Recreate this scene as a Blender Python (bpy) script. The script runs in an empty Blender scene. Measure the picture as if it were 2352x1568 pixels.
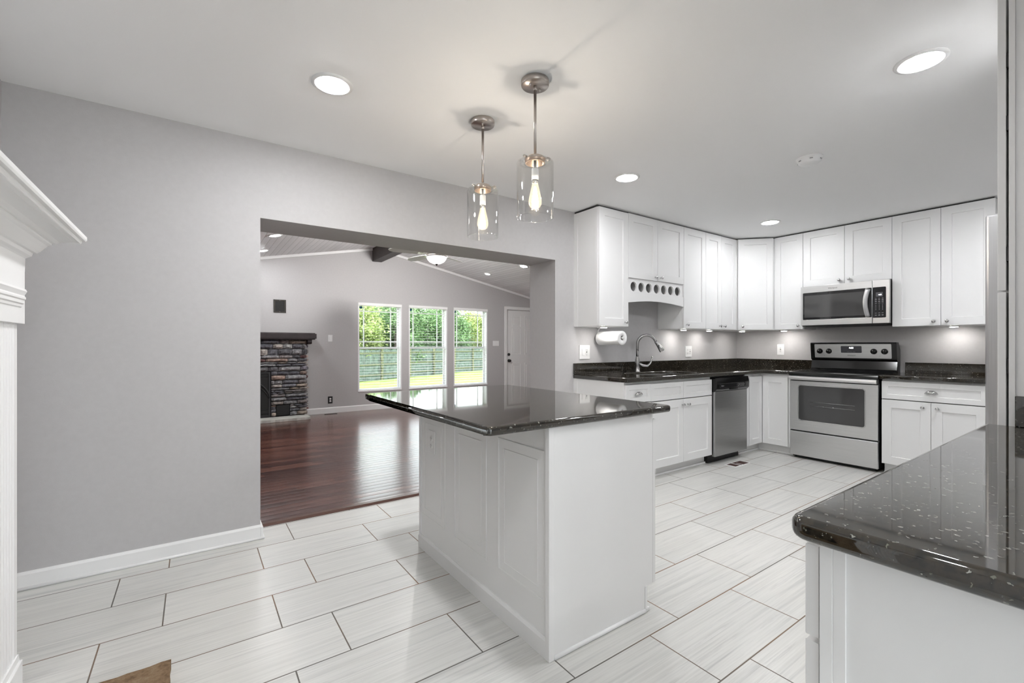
import bpy, bmesh, math, random
from mathutils import Vector, Matrix
PI = math.pi
random.seed(7)
SC = bpy.context.scene
COL = SC.collection

# ---------------------------------------------------------------- camera
cam_d = bpy.data.cameras.new('camera'); cam = bpy.data.objects.new('camera', cam_d); COL.objects.link(cam)
cam_d.sensor_width = 36.0; cam_d.lens = 36.0 * 1038.0 / 2352.0
cam_d.shift_y = 9.0 / 2352.0; cam_d.clip_start = 0.02; cam_d.clip_end = 300
cam.location = (0, 0, 1.183)
cam.rotation_euler = (PI / 2, 0, -math.atan2(0.5755, 0.8178))
SC.camera = cam
# ---------------------------------------------------------------- world, sun, exposure
W = bpy.data.worlds.new('world'); SC.world = W; W.use_nodes = True
bg = W.node_tree.nodes['Background']; bg.inputs[0].default_value = (0.90, 0.95, 1.0, 1); bg.inputs[1].default_value = 2.3
sd = bpy.data.lights.new('sun', 'SUN'); sd.energy = 5.0; sd.angle = 0.01; sd.color = (1.0, 0.98, 0.94)
sun = bpy.data.objects.new('sun', sd); COL.objects.link(sun)
sun.rotation_euler = (Vector((0.85, 0.42, -1.0))).to_track_quat('-Z', 'Y').to_euler()
sun.location = (-6, -6, 12)
SC.view_settings.view_transform = 'Standard'; SC.view_settings.look = 'None'
SC.view_settings.exposure = 1.15; SC.view_settings.gamma = 1.0
SC.view_settings.use_curve_mapping = False
CAN_E = 112.0       # emission of recessed lens
LIV_E = 115.0
BULB_E = 4.5
PUCK_E = 82.0

# ---------------------------------------------------------------- materials
def newmat(name):
    m = bpy.data.materials.new(name); m.use_nodes = True
    nt = m.node_tree; b = nt.nodes['Principled BSDF']
    return m, nt, b
def N(nt, t, **kw):
    n = nt.nodes.new(t)
    for k, v in kw.items():
        setattr(n, k, v)
    return n
def L(nt, a, b): nt.links.new(a, b)
def math_n(nt, op, a, b=None, c=None):
    n = N(nt, 'ShaderNodeMath', operation=op)
    for i, v in enumerate((a, b, c)):
        if v is None: continue
        if isinstance(v, (int, float)): n.inputs[i].default_value = v
        else: L(nt, v, n.inputs[i])
    return n.outputs[0]
def ramp(nt, fac, stops):
    r = N(nt, 'ShaderNodeValToRGB'); e = r.color_ramp.elements
    while len(e) < len(stops): e.new(0.5)
    for i, (p, c) in enumerate(stops):
        e[i].position = p; e[i].color = (c[0], c[1], c[2], 1)
    L(nt, fac, r.inputs[0]); return r.outputs[0]
def noise(nt, vec, scale, detail=3, rough=0.5):
    n = N(nt, 'ShaderNodeTexNoise'); n.inputs['Scale'].default_value = scale
    n.inputs['Detail'].default_value = detail; n.inputs['Roughness'].default_value = rough
    if vec is not None: L(nt, vec, n.inputs['Vector'])
    return n.outputs[0]
def mapping(nt, scale, src='Object'):
    tc = N(nt, 'ShaderNodeTexCoord'); mp = N(nt, 'ShaderNodeMapping'); mp.inputs['Scale'].default_value = scale
    L(nt, tc.outputs[src], mp.inputs[0]); return mp.outputs[0]
def worldpos(nt):
    g = N(nt, 'ShaderNodeNewGeometry'); return g.outputs['Position']
def simple(name, col, rough=0.5, metal=0.0, spec=0.5, bump=0.0, bscale=60, var=0.0, coat=0.0):
    m, nt, b = newmat(name)
    b.inputs['Base Color'].default_value = (*col, 1); b.inputs['Roughness'].default_value = rough
    b.inputs['Metallic'].default_value = metal; b.inputs['Specular IOR Level'].default_value = spec
    b.inputs['Coat Weight'].default_value = coat
    v = mapping(nt, (1, 1, 1))
    if var > 0:
        f = noise(nt, v, bscale * 0.15, 3)
        lo = [c * (1 - var) for c in col]; hi = [min(1, c * (1 + var)) for c in col]
        L(nt, ramp(nt, f, [(0.3, lo), (0.7, hi)]), b.inputs['Base Color'])
    if bump > 0:
        bp = N(nt, 'ShaderNodeBump'); bp.inputs['Strength'].default_value = bump; bp.inputs['Distance'].default_value = 0.002
        L(nt, noise(nt, v, bscale, 4), bp.inputs['Height']); L(nt, bp.outputs[0], b.inputs['Normal'])
    return m
def emis(name, col, e):
    m, nt, b = newmat(name)
    b.inputs['Base Color'].default_value = (0.8, 0.8, 0.8, 1)
    b.inputs['Emission Color'].default_value = (*col, 1); b.inputs['Emission Strength'].default_value = e
    return m

MAT = {}
MAT['wall'] = simple('wall_paint', (0.480, 0.470, 0.474), 0.62, bump=0.12, bscale=260, var=0.02)
MAT['ceil'] = simple('ceiling_paint', (0.90, 0.90, 0.905), 0.7, bump=0.1, bscale=200)
MAT['trim'] = simple('trim_paint', (0.80, 0.80, 0.80), 0.35, bump=0.05, bscale=90)
MAT['cab'] = simple('cabinet_paint', (0.79, 0.79, 0.79), 0.42, spec=0.3, bump=0.03, bscale=40)
MAT['cabin'] = simple('cabinet_inside', (0.42, 0.42, 0.42), 0.7, bump=0.03)
MAT['gap'] = simple('shadow_gap_dark', (0.03, 0.03, 0.03), 0.8)  # near-black colour standing in for shade in the gaps between parts
MAT['island'] = simple('island_paint', (0.80, 0.80, 0.80), 0.45, bump=0.10, bscale=30)
MAT['black'] = simple('black_enamel', (0.006, 0.006, 0.006), 0.12)
MAT['blackm'] = simple('black_matte', (0.012, 0.012, 0.012), 0.5)
MAT['bglass'] = simple('black_glass', (0.012, 0.012, 0.013), 0.03, spec=0.6)
MAT['oglass'] = simple('oven_window_glass', (0.045, 0.045, 0.046), 0.05, spec=0.8)
MAT['plate'] = simple('white_plastic', (0.82, 0.82, 0.82), 0.3)
MAT['slot'] = simple('dark_slot', (0.05, 0.05, 0.05), 0.6)
MAT['nickel'] = simple('brushed_nickel', (0.46, 0.42, 0.39), 0.28, 1.0)
MAT['chrome'] = simple('polished_chrome', (0.62, 0.62, 0.62), 0.16, 1.0)
MAT['copper'] = simple('warm_socket_cup', (0.55, 0.40, 0.30), 0.35, 1.0)
MAT['faucet'] = simple('faucet_steel', (0.40, 0.395, 0.39), 0.22, 1.0)
MAT['paper'] = simple('paper_towel', (0.92, 0.92, 0.92), 0.95, bump=0.9, bscale=120)
MAT['beam'] = simple('dark_stained_wood', (0.030, 0.019, 0.017), 0.5, bump=0.3, bscale=50, var=0.4)
MAT['mantelwood'] = simple('espresso_wood', (0.022, 0.014, 0.016), 0.55, bump=0.5, bscale=60, var=0.4)
MAT['hearth'] = simple('limestone', (0.46, 0.46, 0.43), 0.8, bump=1.0, bscale=30, var=0.25)
MAT['iron'] = simple('black_iron', (0.02, 0.02, 0.022), 0.45, bump=0.2)
MAT['fire'] = simple('firebox_soot', (0.006, 0.006, 0.006), 0.9)
MAT['bronze'] = simple('dark_bronze', (0.05, 0.045, 0.04), 0.45, 0.6)
MAT['fan'] = simple('fan_blade_white', (0.75, 0.75, 0.75), 0.45)
MAT['vent_brown'] = simple('register_brown', (0.05, 0.018, 0.014), 0.6)
MAT['bark'] = simple('bark', (0.12, 0.09, 0.06), 0.9, bump=1, bscale=20, var=0.4)
MAT['fence'] = simple('weathered_fence', (0.13, 0.17, 0.15), 0.9, bump=0.5, bscale=30, var=0.4)
MAT['rail'] = simple('fence_rail_wood', (0.15, 0.16, 0.09), 0.9, var=0.3)
MAT['blind'] = simple('blind_vinyl', (0.86, 0.86, 0.86), 0.5)
MAT['vinyl'] = simple('window_vinyl', (0.84, 0.84, 0.86), 0.35)
MAT['sticker'] = simple('blue_sticker', (0.01, 0.09, 0.18), 0.4)
MAT['porcelain'] = simple('bulb_socket_white', (0.85, 0.85, 0.83), 0.5)
MAT['can'] = emis('downlight_lens', (0.975, 0.985, 1.0), CAN_E)
MAT['canhi'] = emis('downlight_lens_bright', (0.975, 0.985, 1.0), CAN_E * 1.65)
MAT['canliv'] = emis('living_downlight_lens', (0.975, 0.985, 1.0), LIV_E)
MAT['candim'] = emis('living_downlight_dim', (1.0, 0.98, 0.95), 4.0)
MAT['puck'] = emis('puck_light_lens', (1.0, 0.97, 0.93), PUCK_E)
MAT['fanbowl'] = emis('frosted_bowl', (1.0, 0.97, 0.92), 0.9)
MAT['fil'] = emis('filament', (1.0, 0.90, 0.76), 45.0)
MAT['digit'] = emis('display_digits', (0.95, 0.97, 1.0), 2.5)
MAT['legend'] = simple('panel_print_grey', (0.30, 0.30, 0.31), 0.5)
MAT['logo'] = simple('logo_print_dark', (0.05, 0.05, 0.055), 0.4)

def m_steel(name, col, axis, rough=0.27):
    m, nt, b = newmat(name)
    sc = (3, 3, 3); sc = list(sc); sc[axis] = 3; 
    for i in range(3):
        if i != axis: sc[i] = 400
    v = mapping(nt, tuple(sc))
    f = noise(nt, v, 1.0, 2)
    L(nt, ramp(nt, f, [(0.3, [c * 0.93 for c in col]), (0.7, [c * 1.05 for c in col])]), b.inputs['Base Color'])
    b.inputs['Metallic'].default_value = 1.0; b.inputs['Roughness'].default_value = rough
    b.inputs['Anisotropic'].default_value = 0.5
    return m
MAT['steel'] = m_steel('brushed_steel', (0.72, 0.72, 0.72), 0, 0.33)
MAT['steelv'] = m_steel('brushed_steel_fridge', (0.55, 0.55, 0.56), 2, 0.33)
MAT['steeld'] = m_steel('dishwasher_steel', (0.42, 0.42, 0.42), 0, 0.3)

def m_granite():
    m, nt, b = newmat('black_speckled_granite')
    p = worldpos(nt)
    wr = N(nt, 'ShaderNodeTexNoise'); wr.inputs['Scale'].default_value = 160; L(nt, p, wr.inputs['Vector'])
    ws = N(nt, 'ShaderNodeVectorMath', operation='SCALE'); L(nt, wr.outputs['Color'], ws.inputs[0]); ws.inputs[3].default_value = 0.012
    wa = N(nt, 'ShaderNodeVectorMath', operation='ADD'); L(nt, p, wa.inputs[0]); L(nt, ws.outputs[0], wa.inputs[1])
    v1 = N(nt, 'ShaderNodeTexVoronoi'); v1.inputs['Scale'].default_value = 180; L(nt, wa.outputs[0], v1.inputs['Vector'])
    sp = N(nt, 'ShaderNodeSeparateColor'); L(nt, v1.outputs['Color'], sp.inputs[0])
    big = math_n(nt, 'GREATER_THAN', sp.outputs[0], 0.835)
    near = math_n(nt, 'LESS_THAN', v1.outputs['Distance'], math_n(nt, 'ADD', math_n(nt, 'MULTIPLY', sp.outputs[2], 0.40), 0.12))
    fl = math_n(nt, 'MULTIPLY', big, near)
    base = ramp(nt, noise(nt, p, 70, 5, 0.7), [(0.30, (0.002, 0.002, 0.002)), (0.45, (0.008, 0.008, 0.007)), (0.54, (0.036, 0.028, 0.018)), (0.61, (0.010, 0.009, 0.008)), (0.72, (0.060, 0.060, 0.056))])
    mx = N(nt, 'ShaderNodeMixRGB'); L(nt, fl, mx.inputs[0]); L(nt, base, mx.inputs[1])
    L(nt, ramp(nt, sp.outputs[1], [(0.2, (0.10, 0.10, 0.08)), (0.8, (0.24, 0.24, 0.22))]), mx.inputs[2])
    L(nt, mx.outputs[0], b.inputs['Base Color'])
    b.inputs['Roughness'].default_value = 0.04; b.inputs['Specular IOR Level'].default_value = 0.95
    return m
MAT['granite'] = m_granite()

def m_tile():
    m, nt, b = newmat('veined_porcelain_tile')
    p = worldpos(nt); s = N(nt, 'ShaderNodeSeparateXYZ'); L(nt, p, s.inputs[0])
    y = math_n(nt, 'DIVIDE', math_n(nt, 'SUBTRACT', s.outputs[1], 3.018 - 0.3055 * 40), 0.3055)
    row = math_n(nt, 'FLOOR', y); fy = math_n(nt, 'FRACT', y)
    par = math_n(nt, 'MODULO', row, 2.0)          # row index 40 = first below the opening wall
    xo = math_n(nt, 'MULTIPLY', par, -0.197)
    # rows with even index start at X=-0.109, odd at X=-0.306
    x = math_n(nt, 'DIVIDE', math_n(nt, 'SUBTRACT', s.outputs[0], math_n(nt, 'ADD', xo, -0.109 - 0.609 * 40)), 0.609)
    col = math_n(nt, 'FLOOR', x); fx = math_n(nt, 'FRACT', x)
    gx = math_n(nt, 'MULTIPLY', math_n(nt, 'MINIMUM', fx, math_n(nt, 'SUBTRACT', 1.0, fx)), 0.609)
    gy = math_n(nt, 'MULTIPLY', math_n(nt, 'MINIMUM', fy, math_n(nt, 'SUBTRACT', 1.0, fy)), 0.3055)
    g = math_n(nt, 'LESS_THAN', math_n(nt, 'MINIMUM', gx, gy), 0.0026)
    cid = N(nt, 'ShaderNodeCombineXYZ'); L(nt, row, cid.inputs[0]); L(nt, col, cid.inputs[1])
    wn = N(nt, 'ShaderNodeTexWhiteNoise'); L(nt, cid.outputs[0], wn.inputs[0])
    off = N(nt, 'ShaderNodeVectorMath', operation='SCALE'); L(nt, wn.outputs['Color'], off.inputs[0]); off.inputs[3].default_value = 30
    add = N(nt, 'ShaderNodeVectorMath', operation='ADD'); L(nt, p, add.inputs[0]); L(nt, off.outputs[0], add.inputs[1])
    mp = N(nt, 'ShaderNodeMapping'); mp.inputs['Scale'].default_value = (0.9, 32, 1); mp.inputs['Rotation'].default_value = (0, 0, 0.05); L(nt, add.outputs[0], mp.inputs[0])
    v1 = noise(nt, mp.outputs[0], 1.0, 7, 0.66)
    mp2 = N(nt, 'ShaderNodeMapping'); mp2.inputs['Scale'].default_value = (2.0, 120, 1); L(nt, add.outputs[0], mp2.inputs[0])
    v2 = noise(nt, mp2.outputs[0], 1.0, 2, 0.5)
    vein = ramp(nt, v1, [(0.26, (0.42, 0.42, 0.41)), (0.36, (0.57, 0.57, 0.555)), (0.45, (0.645, 0.64, 0.615)), (0.56, (0.665, 0.66, 0.635)), (0.60, (0.575, 0.57, 0.555)), (0.63, (0.66, 0.655, 0.635)), (0.74, (0.66, 0.655, 0.63))])
    fine = ramp(nt, v2, [(0.35, (0.90, 0.90, 0.90)), (0.6, (1, 1, 1))])
    mul = N(nt, 'ShaderNodeMixRGB', blend_type='MULTIPLY'); mul.inputs[0].default_value = 1; L(nt, vein, mul.inputs[1]); L(nt, fine, mul.inputs[2])
    sepw = N(nt, 'ShaderNodeSeparateColor'); L(nt, wn.outputs['Color'], sepw.inputs[0])
    tone = ramp(nt, sepw.outputs[1], [(0.0, (0.95, 0.95, 0.95)), (1.0, (1, 1, 1))])
    mul2 = N(nt, 'ShaderNodeMixRGB', blend_type='MULTIPLY'); mul2.inputs[0].default_value = 1; L(nt, mul.outputs[0], mul2.inputs[1]); L(nt, tone, mul2.inputs[2])
    grout = ramp(nt, noise(nt, p, 1.1, 2), [(0.42, (0.13, 0.12, 0.11)), (0.58, (0.24, 0.15, 0.10))])
    mx = N(nt, 'ShaderNodeMixRGB'); L(nt, g, mx.inputs[0]); L(nt, mul2.outputs[0], mx.inputs[1]); L(nt, grout, mx.inputs[2])
    L(nt, mx.outputs[0], b.inputs['Base Color'])
    L(nt, math_n(nt, 'ADD', math_n(nt, 'MULTIPLY', g, 0.5), 0.30), b.inputs['Roughness'])
    bp = N(nt, 'ShaderNodeBump'); bp.inputs['Strength'].default_value = 0.5; bp.inputs['Distance'].default_value = 0.0015; bp.invert = True
    L(nt, g, bp.inputs['Height']); L(nt, bp.outputs[0], b.inputs['Normal'])
    b.inputs['Specular IOR Level'].default_value = 0.4
    return m
MAT['tile'] = m_tile()

def m_planks(name, wid, leng, cols, rough, groove, axis=0, gcol=(0.01, 0.005, 0.005), bumpd=0.001, var=(6, 90)):
    """boards running along world axis 0 (X) or 1 (Y)"""
    m, nt, b = newmat(name)
    p = worldpos(nt); s = N(nt, 'ShaderNodeSeparateXYZ'); L(nt, p, s.inputs[0])
    al, ac = (s.outputs[0], s.outputs[1]) if axis == 0 else (s.outputs[1], s.outputs[0])
    y = math_n(nt, 'DIVIDE', math_n(nt, 'ADD', ac, 50.0), wid); row = math_n(nt, 'FLOOR', y); fy = math_n(nt, 'FRACT', y)
    w1 = N(nt, 'ShaderNodeTexWhiteNoise', noise_dimensions='1D'); L(nt, row, w1.inputs['W'])
    x = math_n(nt, 'DIVIDE', math_n(nt, 'ADD', al, math_n(nt, 'ADD', 50.0, math_n(nt, 'MULTIPLY', w1.outputs['Value'], leng))), leng)
    col = math_n(nt, 'FLOOR', x); fx = math_n(nt, 'FRACT', x)
    gx = math_n(nt, 'MULTIPLY', math_n(nt, 'MINIMUM', fx, math_n(nt, 'SUBTRACT', 1.0, fx)), leng)
    gy = math_n(nt, 'MULTIPLY', math_n(nt, 'MINIMUM', fy, math_n(nt, 'SUBTRACT', 1.0, fy)), wid)
    g = math_n(nt, 'LESS_THAN', math_n(nt, 'MINIMUM', gx, gy), groove)
    cid = N(nt, 'ShaderNodeCombineXYZ'); L(nt, row, cid.inputs[0]); L(nt, col, cid.inputs[1])
    wn = N(nt, 'ShaderNodeTexWhiteNoise'); L(nt, cid.outputs[0], wn.inputs[0])
    mp = N(nt, 'ShaderNodeMapping'); mp.inputs['Scale'].default_value = (var[0], var[1], 1) if axis == 0 else (var[1], var[0], 1)
    add = N(nt, 'ShaderNodeVectorMath', operation='ADD'); L(nt, p, add.inputs[0]); L(nt, wn.outputs['Color'], add.inputs[1]); L(nt, add.outputs[0], mp.inputs[0])
    gr = noise(nt, mp.outputs[0], 1.0, 4, 0.6)
    f = math_n(nt, 'ADD', math_n(nt, 'MULTIPLY', wn.outputs['Value'], 0.5), math_n(nt, 'MULTIPLY', gr, 0.5))
    c = ramp(nt, f, [(0.2, cols[0]), (0.5, cols[1]), (0.8, cols[2])])
    mx = N(nt, 'ShaderNodeMixRGB'); L(nt, g, mx.inputs[0]); L(nt, c, mx.inputs[1]); mx.inputs[2].default_value = (*gcol, 1)
    L(nt, mx.outputs[0], b.inputs['Base Color']); b.inputs['Roughness'].default_value = rough
    if axis == 0: b.inputs['Coat Weight'].default_value = 0.30; b.inputs['Coat Roughness'].default_value = 0.15
    bp = N(nt, 'ShaderNodeBump'); bp.inputs['Strength'].default_value = 0.6; bp.inputs['Distance'].default_value = bumpd; bp.invert = True
    cup = math_n(nt, 'POWER', math_n(nt, 'ABSOLUTE', math_n(nt, 'MULTIPLY', math_n(nt, 'SUBTRACT', fy, 0.5), 2.0)), 3.0)
    h = math_n(nt, 'ADD', math_n(nt, 'ADD', g, math_n(nt, 'MULTIPLY', gr, 0.35)), math_n(nt, 'MULTIPLY', cup, 0.5))
    L(nt, h, bp.inputs['Height']); L(nt, bp.outputs[0], b.inputs['Normal']); L(nt, bp.outputs[0], b.inputs['Coat Normal'])
    return m
MAT['wood'] = m_planks('dark_cherry_hardwood', 0.082, 0.9, [(0.040, 0.013, 0.011), (0.088, 0.030, 0.022), (0.175, 0.068, 0.046)], 0.20, 0.0022, bumpd=0.0022, var=(5, 110))
MAT['plankceil'] = m_planks('white_plank_ceiling', 0.085, 3.6, [(0.80, 0.80, 0.81), (0.86, 0.86, 0.87), (0.90, 0.90, 0.91)], 0.5, 0.0022, axis=1, gcol=(0.45, 0.45, 0.45), bumpd=0.002, var=(3, 40))

def m_grass():
    m, nt, b = newmat('lawn_grass')
    p = worldpos(nt)
    c = ramp(nt, noise(nt, p, 1.6, 8, 0.7), [(0.3, (0.09, 0.16, 0.03)), (0.5, (0.16, 0.24, 0.05)), (0.75, (0.26, 0.31, 0.10))])
    L(nt, c, b.inputs['Base Color']); b.inputs['Roughness'].default_value = 0.9
    bp = N(nt, 'ShaderNodeBump'); bp.inputs['Strength'].default_value = 0.8; bp.inputs['Distance'].default_value = 0.03
    L(nt, noise(nt, p, 60, 4), bp.inputs['Height']); L(nt, bp.outputs[0], b.inputs['Normal'])
    return m
MAT['grass'] = m_grass()
def m_leaf(name, a, c2):
    m, nt, b = newmat(name)
    p = worldpos(nt)
    c = ramp(nt, noise(nt, p, 5.0, 5, 0.75), [(0.35, a), (0.65, c2)])
    L(nt, c, b.inputs['Base Color']); b.inputs['Roughness'].default_value = 0.55
    tr = N(nt, 'ShaderNodeBsdfTranslucent'); L(nt, c, tr.inputs[0])
    mx = N(nt, 'ShaderNodeMixShader'); mx.inputs[0].default_value = 0.35
    L(nt, b.outputs[0], mx.inputs[1]); L(nt, tr.outputs[0], mx.inputs[2])
    out = [n for n in nt.nodes if n.type == 'OUTPUT_MATERIAL'][0]; L(nt, mx.outputs[0], out.inputs[0])
    return m
MAT['leafA'] = m_leaf('leaf_yellow_green', (0.18, 0.30, 0.05), (0.58, 0.62, 0.30))  # pale end puts sunlit highlights into the leaf colour
MAT['leafB'] = m_leaf('leaf_deep_green', (0.035, 0.12, 0.035), (0.28, 0.42, 0.19))

def m_glass(name, tint=(1, 1, 1), k=1.0, ior=1.45):
    m, nt, b = newmat(name)
    nt.nodes.remove(b)
    out = [n for n in nt.nodes if n.type == 'OUTPUT_MATERIAL'][0]
    t = N(nt, 'ShaderNodeBsdfTransparent'); t.inputs[0].default_value = (*tint, 1)
    g = N(nt, 'ShaderNodeBsdfGlossy'); g.inputs['Roughness'].default_value = 0.03
    lw = N(nt, 'ShaderNodeLayerWeight'); lw.inputs[0].default_value = 0.5
    f0 = ((ior - 1) / (ior + 1)) ** 2
    fr = math_n(nt, 'ADD', f0, math_n(nt, 'MULTIPLY', math_n(nt, 'POWER', lw.outputs['Facing'], 4.0), 1 - f0))
    mx = N(nt, 'ShaderNodeMixShader'); L(nt, math_n(nt, 'MULTIPLY', fr, k), mx.inputs[0])
    L(nt, t.outputs[0], mx.inputs[1]); L(nt, g.outputs[0], mx.inputs[2]); L(nt, mx.outputs[0], out.inputs[0])
    return m
MAT['pane'] = m_glass('window_pane', (0.97, 0.985, 0.98), 0.6)
MAT['shade'] = m_glass('clear_seeded_glass', (0.972, 0.972, 0.968), 1.0, 1.6)
MAT['bulb'] = m_glass('amber_bulb_glass', (1.0, 0.93, 0.82), 0.8)
_nt = MAT['bulb'].node_tree; _o = [n for n in _nt.nodes if n.type == 'OUTPUT_MATERIAL'][0]
_e = N(_nt, 'ShaderNodeEmission'); _e.inputs[0].default_value = (1.0, .86, .66, 1); _e.inputs[1].default_value = 0.22
_a = N(_nt, 'ShaderNodeAddShader'); L(_nt, _o.inputs[0].links[0].from_socket, _a.inputs[0]); L(_nt, _e.outputs[0], _a.inputs[1]); L(_nt, _a.outputs[0], _o.inputs[0])

def m_stone():
    m, nt, b = newmat('stacked_ledge_stone')
    at = N(nt, 'ShaderNodeVertexColor'); at.layer_name = 'stone'
    v = mapping(nt, (1, 1, 1))
    n1 = noise(nt, v, 22, 6, 0.7)
    mul = N(nt, 'ShaderNodeMixRGB', blend_type='MULTIPLY'); mul.inputs[0].default_value = 1
    L(nt, at.outputs[0], mul.inputs[1]); L(nt, ramp(nt, n1, [(0.3, (0.45, 0.45, 0.47)), (0.5, (0.85, 0.85, 0.85)), (0.68, (1.5, 1.5, 1.5))]), mul.inputs[2])
    L(nt, mul.outputs[0], b.inputs['Base Color']); b.inputs['Roughness'].default_value = 0.85
    bp = N(nt, 'ShaderNodeBump'); bp.inputs['Strength'].default_value = 1; bp.inputs['Distance'].default_value = 0.012
    L(nt, n1, bp.inputs['Height']); L(nt, bp.outputs[0], b.inputs['Normal'])
    return m
MAT['stone'] = m_stone()
def m_slate():
    m, nt, b = newmat('brown_sandstone')
    p = mapping(nt, (1, 1, 1))
    n1 = noise(nt, p, 24, 8, 0.75)
    L(nt, ramp(nt, n1, [(0.35, (0.13, 0.075, 0.035)), (0.48, (0.24, 0.15, 0.08)), (0.6, (0.30, 0.21, 0.125)), (0.7, (0.36, 0.27, 0.18))]), b.inputs['Base Color'])
    b.inputs['Roughness'].default_value = 0.85
    bp = N(nt, 'ShaderNodeBump'); bp.inputs['Strength'].default_value = 1; bp.inputs['Distance'].default_value = 0.01
    L(nt, n1, bp.inputs['Height']); L(nt, bp.outputs[0], b.inputs['Normal'])
    return m
MAT['slate'] = m_slate()

# ---------------------------------------------------------------- mesh helpers
class MB:
    def __init__(s): s.bm = bmesh.new()
    def box(s, x0, x1, y0, y1, z0, z1, bev=0.0, seg=2):
        b2 = bmesh.new()
        bmesh.ops.create_cube(b2, size=1.0)
        for v in b2.verts:
            v.co = Vector((x0 + (v.co.x + .5) * (x1 - x0), y0 + (v.co.y + .5) * (y1 - y0), z0 + (v.co.z + .5) * (z1 - z0)))
        if bev > 0:
            bmesh.ops.bevel(b2, geom=list(b2.edges), offset=bev, segments=seg, affect='EDGES', profile=0.5)
        s.merge(b2); return s
    def merge(s, b2, M=None):
        me = bpy.data.meshes.new('tmp'); b2.to_mesh(me); b2.free()
        if M is not None: me.transform(M)
        s.bm.from_mesh(me); bpy.data.meshes.remove(me); return s
    def prism(s, pts, p0, p1, axis='x', bev=0.0):
        """polygon pts (a,b) extruded from p0 to p1 along axis"""
        b2 = bmesh.new()
        def co(a, b, t):
            return {'x': (t, a, b), 'y': (a, t, b), 'z': (a, b, t)}[axis]
        v0 = [b2.verts.new(co(a, b, p0)) for a, b in pts]; v1 = [b2.verts.new(co(a, b, p1)) for a, b in pts]
        n = len(pts)
        b2.faces.new(v0); b2.faces.new(v1[::-1])
        for i in range(n): b2.faces.new((v0[i], v1[i], v1[(i + 1) % n], v0[(i + 1) % n]))
        bmesh.ops.recalc_face_normals(b2, faces=b2.faces)
        if bev > 0: bmesh.ops.bevel(b2, geom=list(b2.edges), offset=bev, segments=2, affect='EDGES', profile=0.5)
        return s.merge(b2)
    def lathe(s, prof, c, axis='z', seg=24, cap=True):
        """prof: list of (r, h) along axis direction from c"""
        b2 = bmesh.new(); rings = []
        for r, h in prof:
            ring = []
            for i in range(seg):
                t = 2 * PI * i / seg; a, b = r * math.cos(t), r * math.sin(t)
                co = {'z': (c[0] + a, c[1] + b, c[2] + h), 'y': (c[0] + a, c[1] + h, c[2] + b), 'x': (c[0] + h, c[1] + a, c[2] + b)}[axis]
                ring.append(b2.verts.new(co))
            rings.append(ring)
        for k in range(len(rings) - 1):
            for i in range(seg):
                j = (i + 1) % seg
                b2.faces.new((rings[k][i], rings[k][j], rings[k + 1][j], rings[k + 1][i]))
        if cap:
            b2.faces.new(rings[0]); b2.faces.new(rings[-1][::-1])
        bmesh.ops.remove_doubles(b2, verts=b2.verts, dist=1e-6)
        bmesh.ops.recalc_face_normals(b2, faces=b2.faces)
        for f in b2.faces: f.smooth = True
        return s.merge(b2)
    def tube(s, pts, r, seg=12, radii=None, cap=True, squash=1.0):
        b2 = bmesh.new(); pts = [Vector(p) for p in pts]; rings = []
        up = Vector((0, 0, 1)); prev = None
        for i, p in enumerate(pts):
            if i == 0: t = pts[1] - p
            elif i == len(pts) - 1: t = p - pts[i - 1]
            else: t = pts[i + 1] - pts[i - 1]
            t.normalize()
            if prev is None:
                a = t.orthogonal().normalized() if abs(t.dot(up)) > 0.95 else t.cross(up).normalized()
            else:
                a = (prev - t * prev.dot(t)).normalized()
            prev = a; b = t.cross(a)
            rr = radii[i] if radii else r
            rings.append([b2.verts.new(p + a * math.cos(2 * PI * k / seg) * rr + b * math.sin(2 * PI * k / seg) * rr * squash) for k in range(seg)])
        for k in range(len(rings) - 1):
            for i in range(seg):
                j = (i + 1) % seg
                b2.faces.new((rings[k][i], rings[k][j], rings[k + 1][j], rings[k + 1][i]))
        if cap: b2.faces.new(rings[0]); b2.faces.new(rings[-1][::-1])
        bmesh.ops.recalc_face_normals(b2, faces=b2.faces)
        for f in b2.faces: f.smooth = True
        return s.merge(b2)
    def cyl(s, p0, p1, r, seg=16): return s.tube([p0, p1], r, seg)
    def frame(s, x0, x1, y0, y1, z0, z1, wx, wb, wt=None, bev=0.001):
        wt = wb if wt is None else wt
        s.box(x0, x0 + wx, y0, y1, z0, z1, bev); s.box(x1 - wx, x1, y0, y1, z0, z1, bev)
        s.box(x0 + wx, x1 - wx, y0, y1, z0, z0 + wb, bev); s.box(x0 + wx, x1 - wx, y0, y1, z1 - wt, z1, bev)
        return s
    def shaker(s, x0, x1, z0, z1, yf=0.0, th=0.02, sw=0.066, rec=0.009, slope=0.003):
        """slab whose front faces -Y at y=yf with a recessed centre panel"""
        b2 = bmesh.new(); e = 0.0015
        def ring(a0, a1, c0, c1, y): return [b2.verts.new((a0, y, c0)), b2.verts.new((a1, y, c0)), b2.verts.new((a1, y, c1)), b2.verts.new((a0, y, c1))]
        rs = [ring(x0, x1, z0, z1, yf + th), ring(x0, x1, z0, z1, yf + e), ring(x0 + e, x1 - e, z0 + e, z1 - e, yf),
              ring(x0 + sw, x1 - sw, z0 + sw, z1 - sw, yf), ring(x0 + sw + slope, x1 - sw - slope, z0 + sw + slope, z1 - sw - slope, yf + rec)]
        for k in range(len(rs) - 1):
            for i in range(4):
                j = (i + 1) % 4; b2.faces.new((rs[k][i], rs[k][j], rs[k + 1][j], rs[k + 1][i]))
        b2.faces.new(rs[0]); b2.faces.new(rs[-1][::-1])
        bmesh.ops.recalc_face_normals(b2, faces=b2.faces)
        return s.merge(b2)
    def xf(s, M):
        bmesh.ops.transform(s.bm, matrix=M, verts=s.bm.verts); return s
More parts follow.
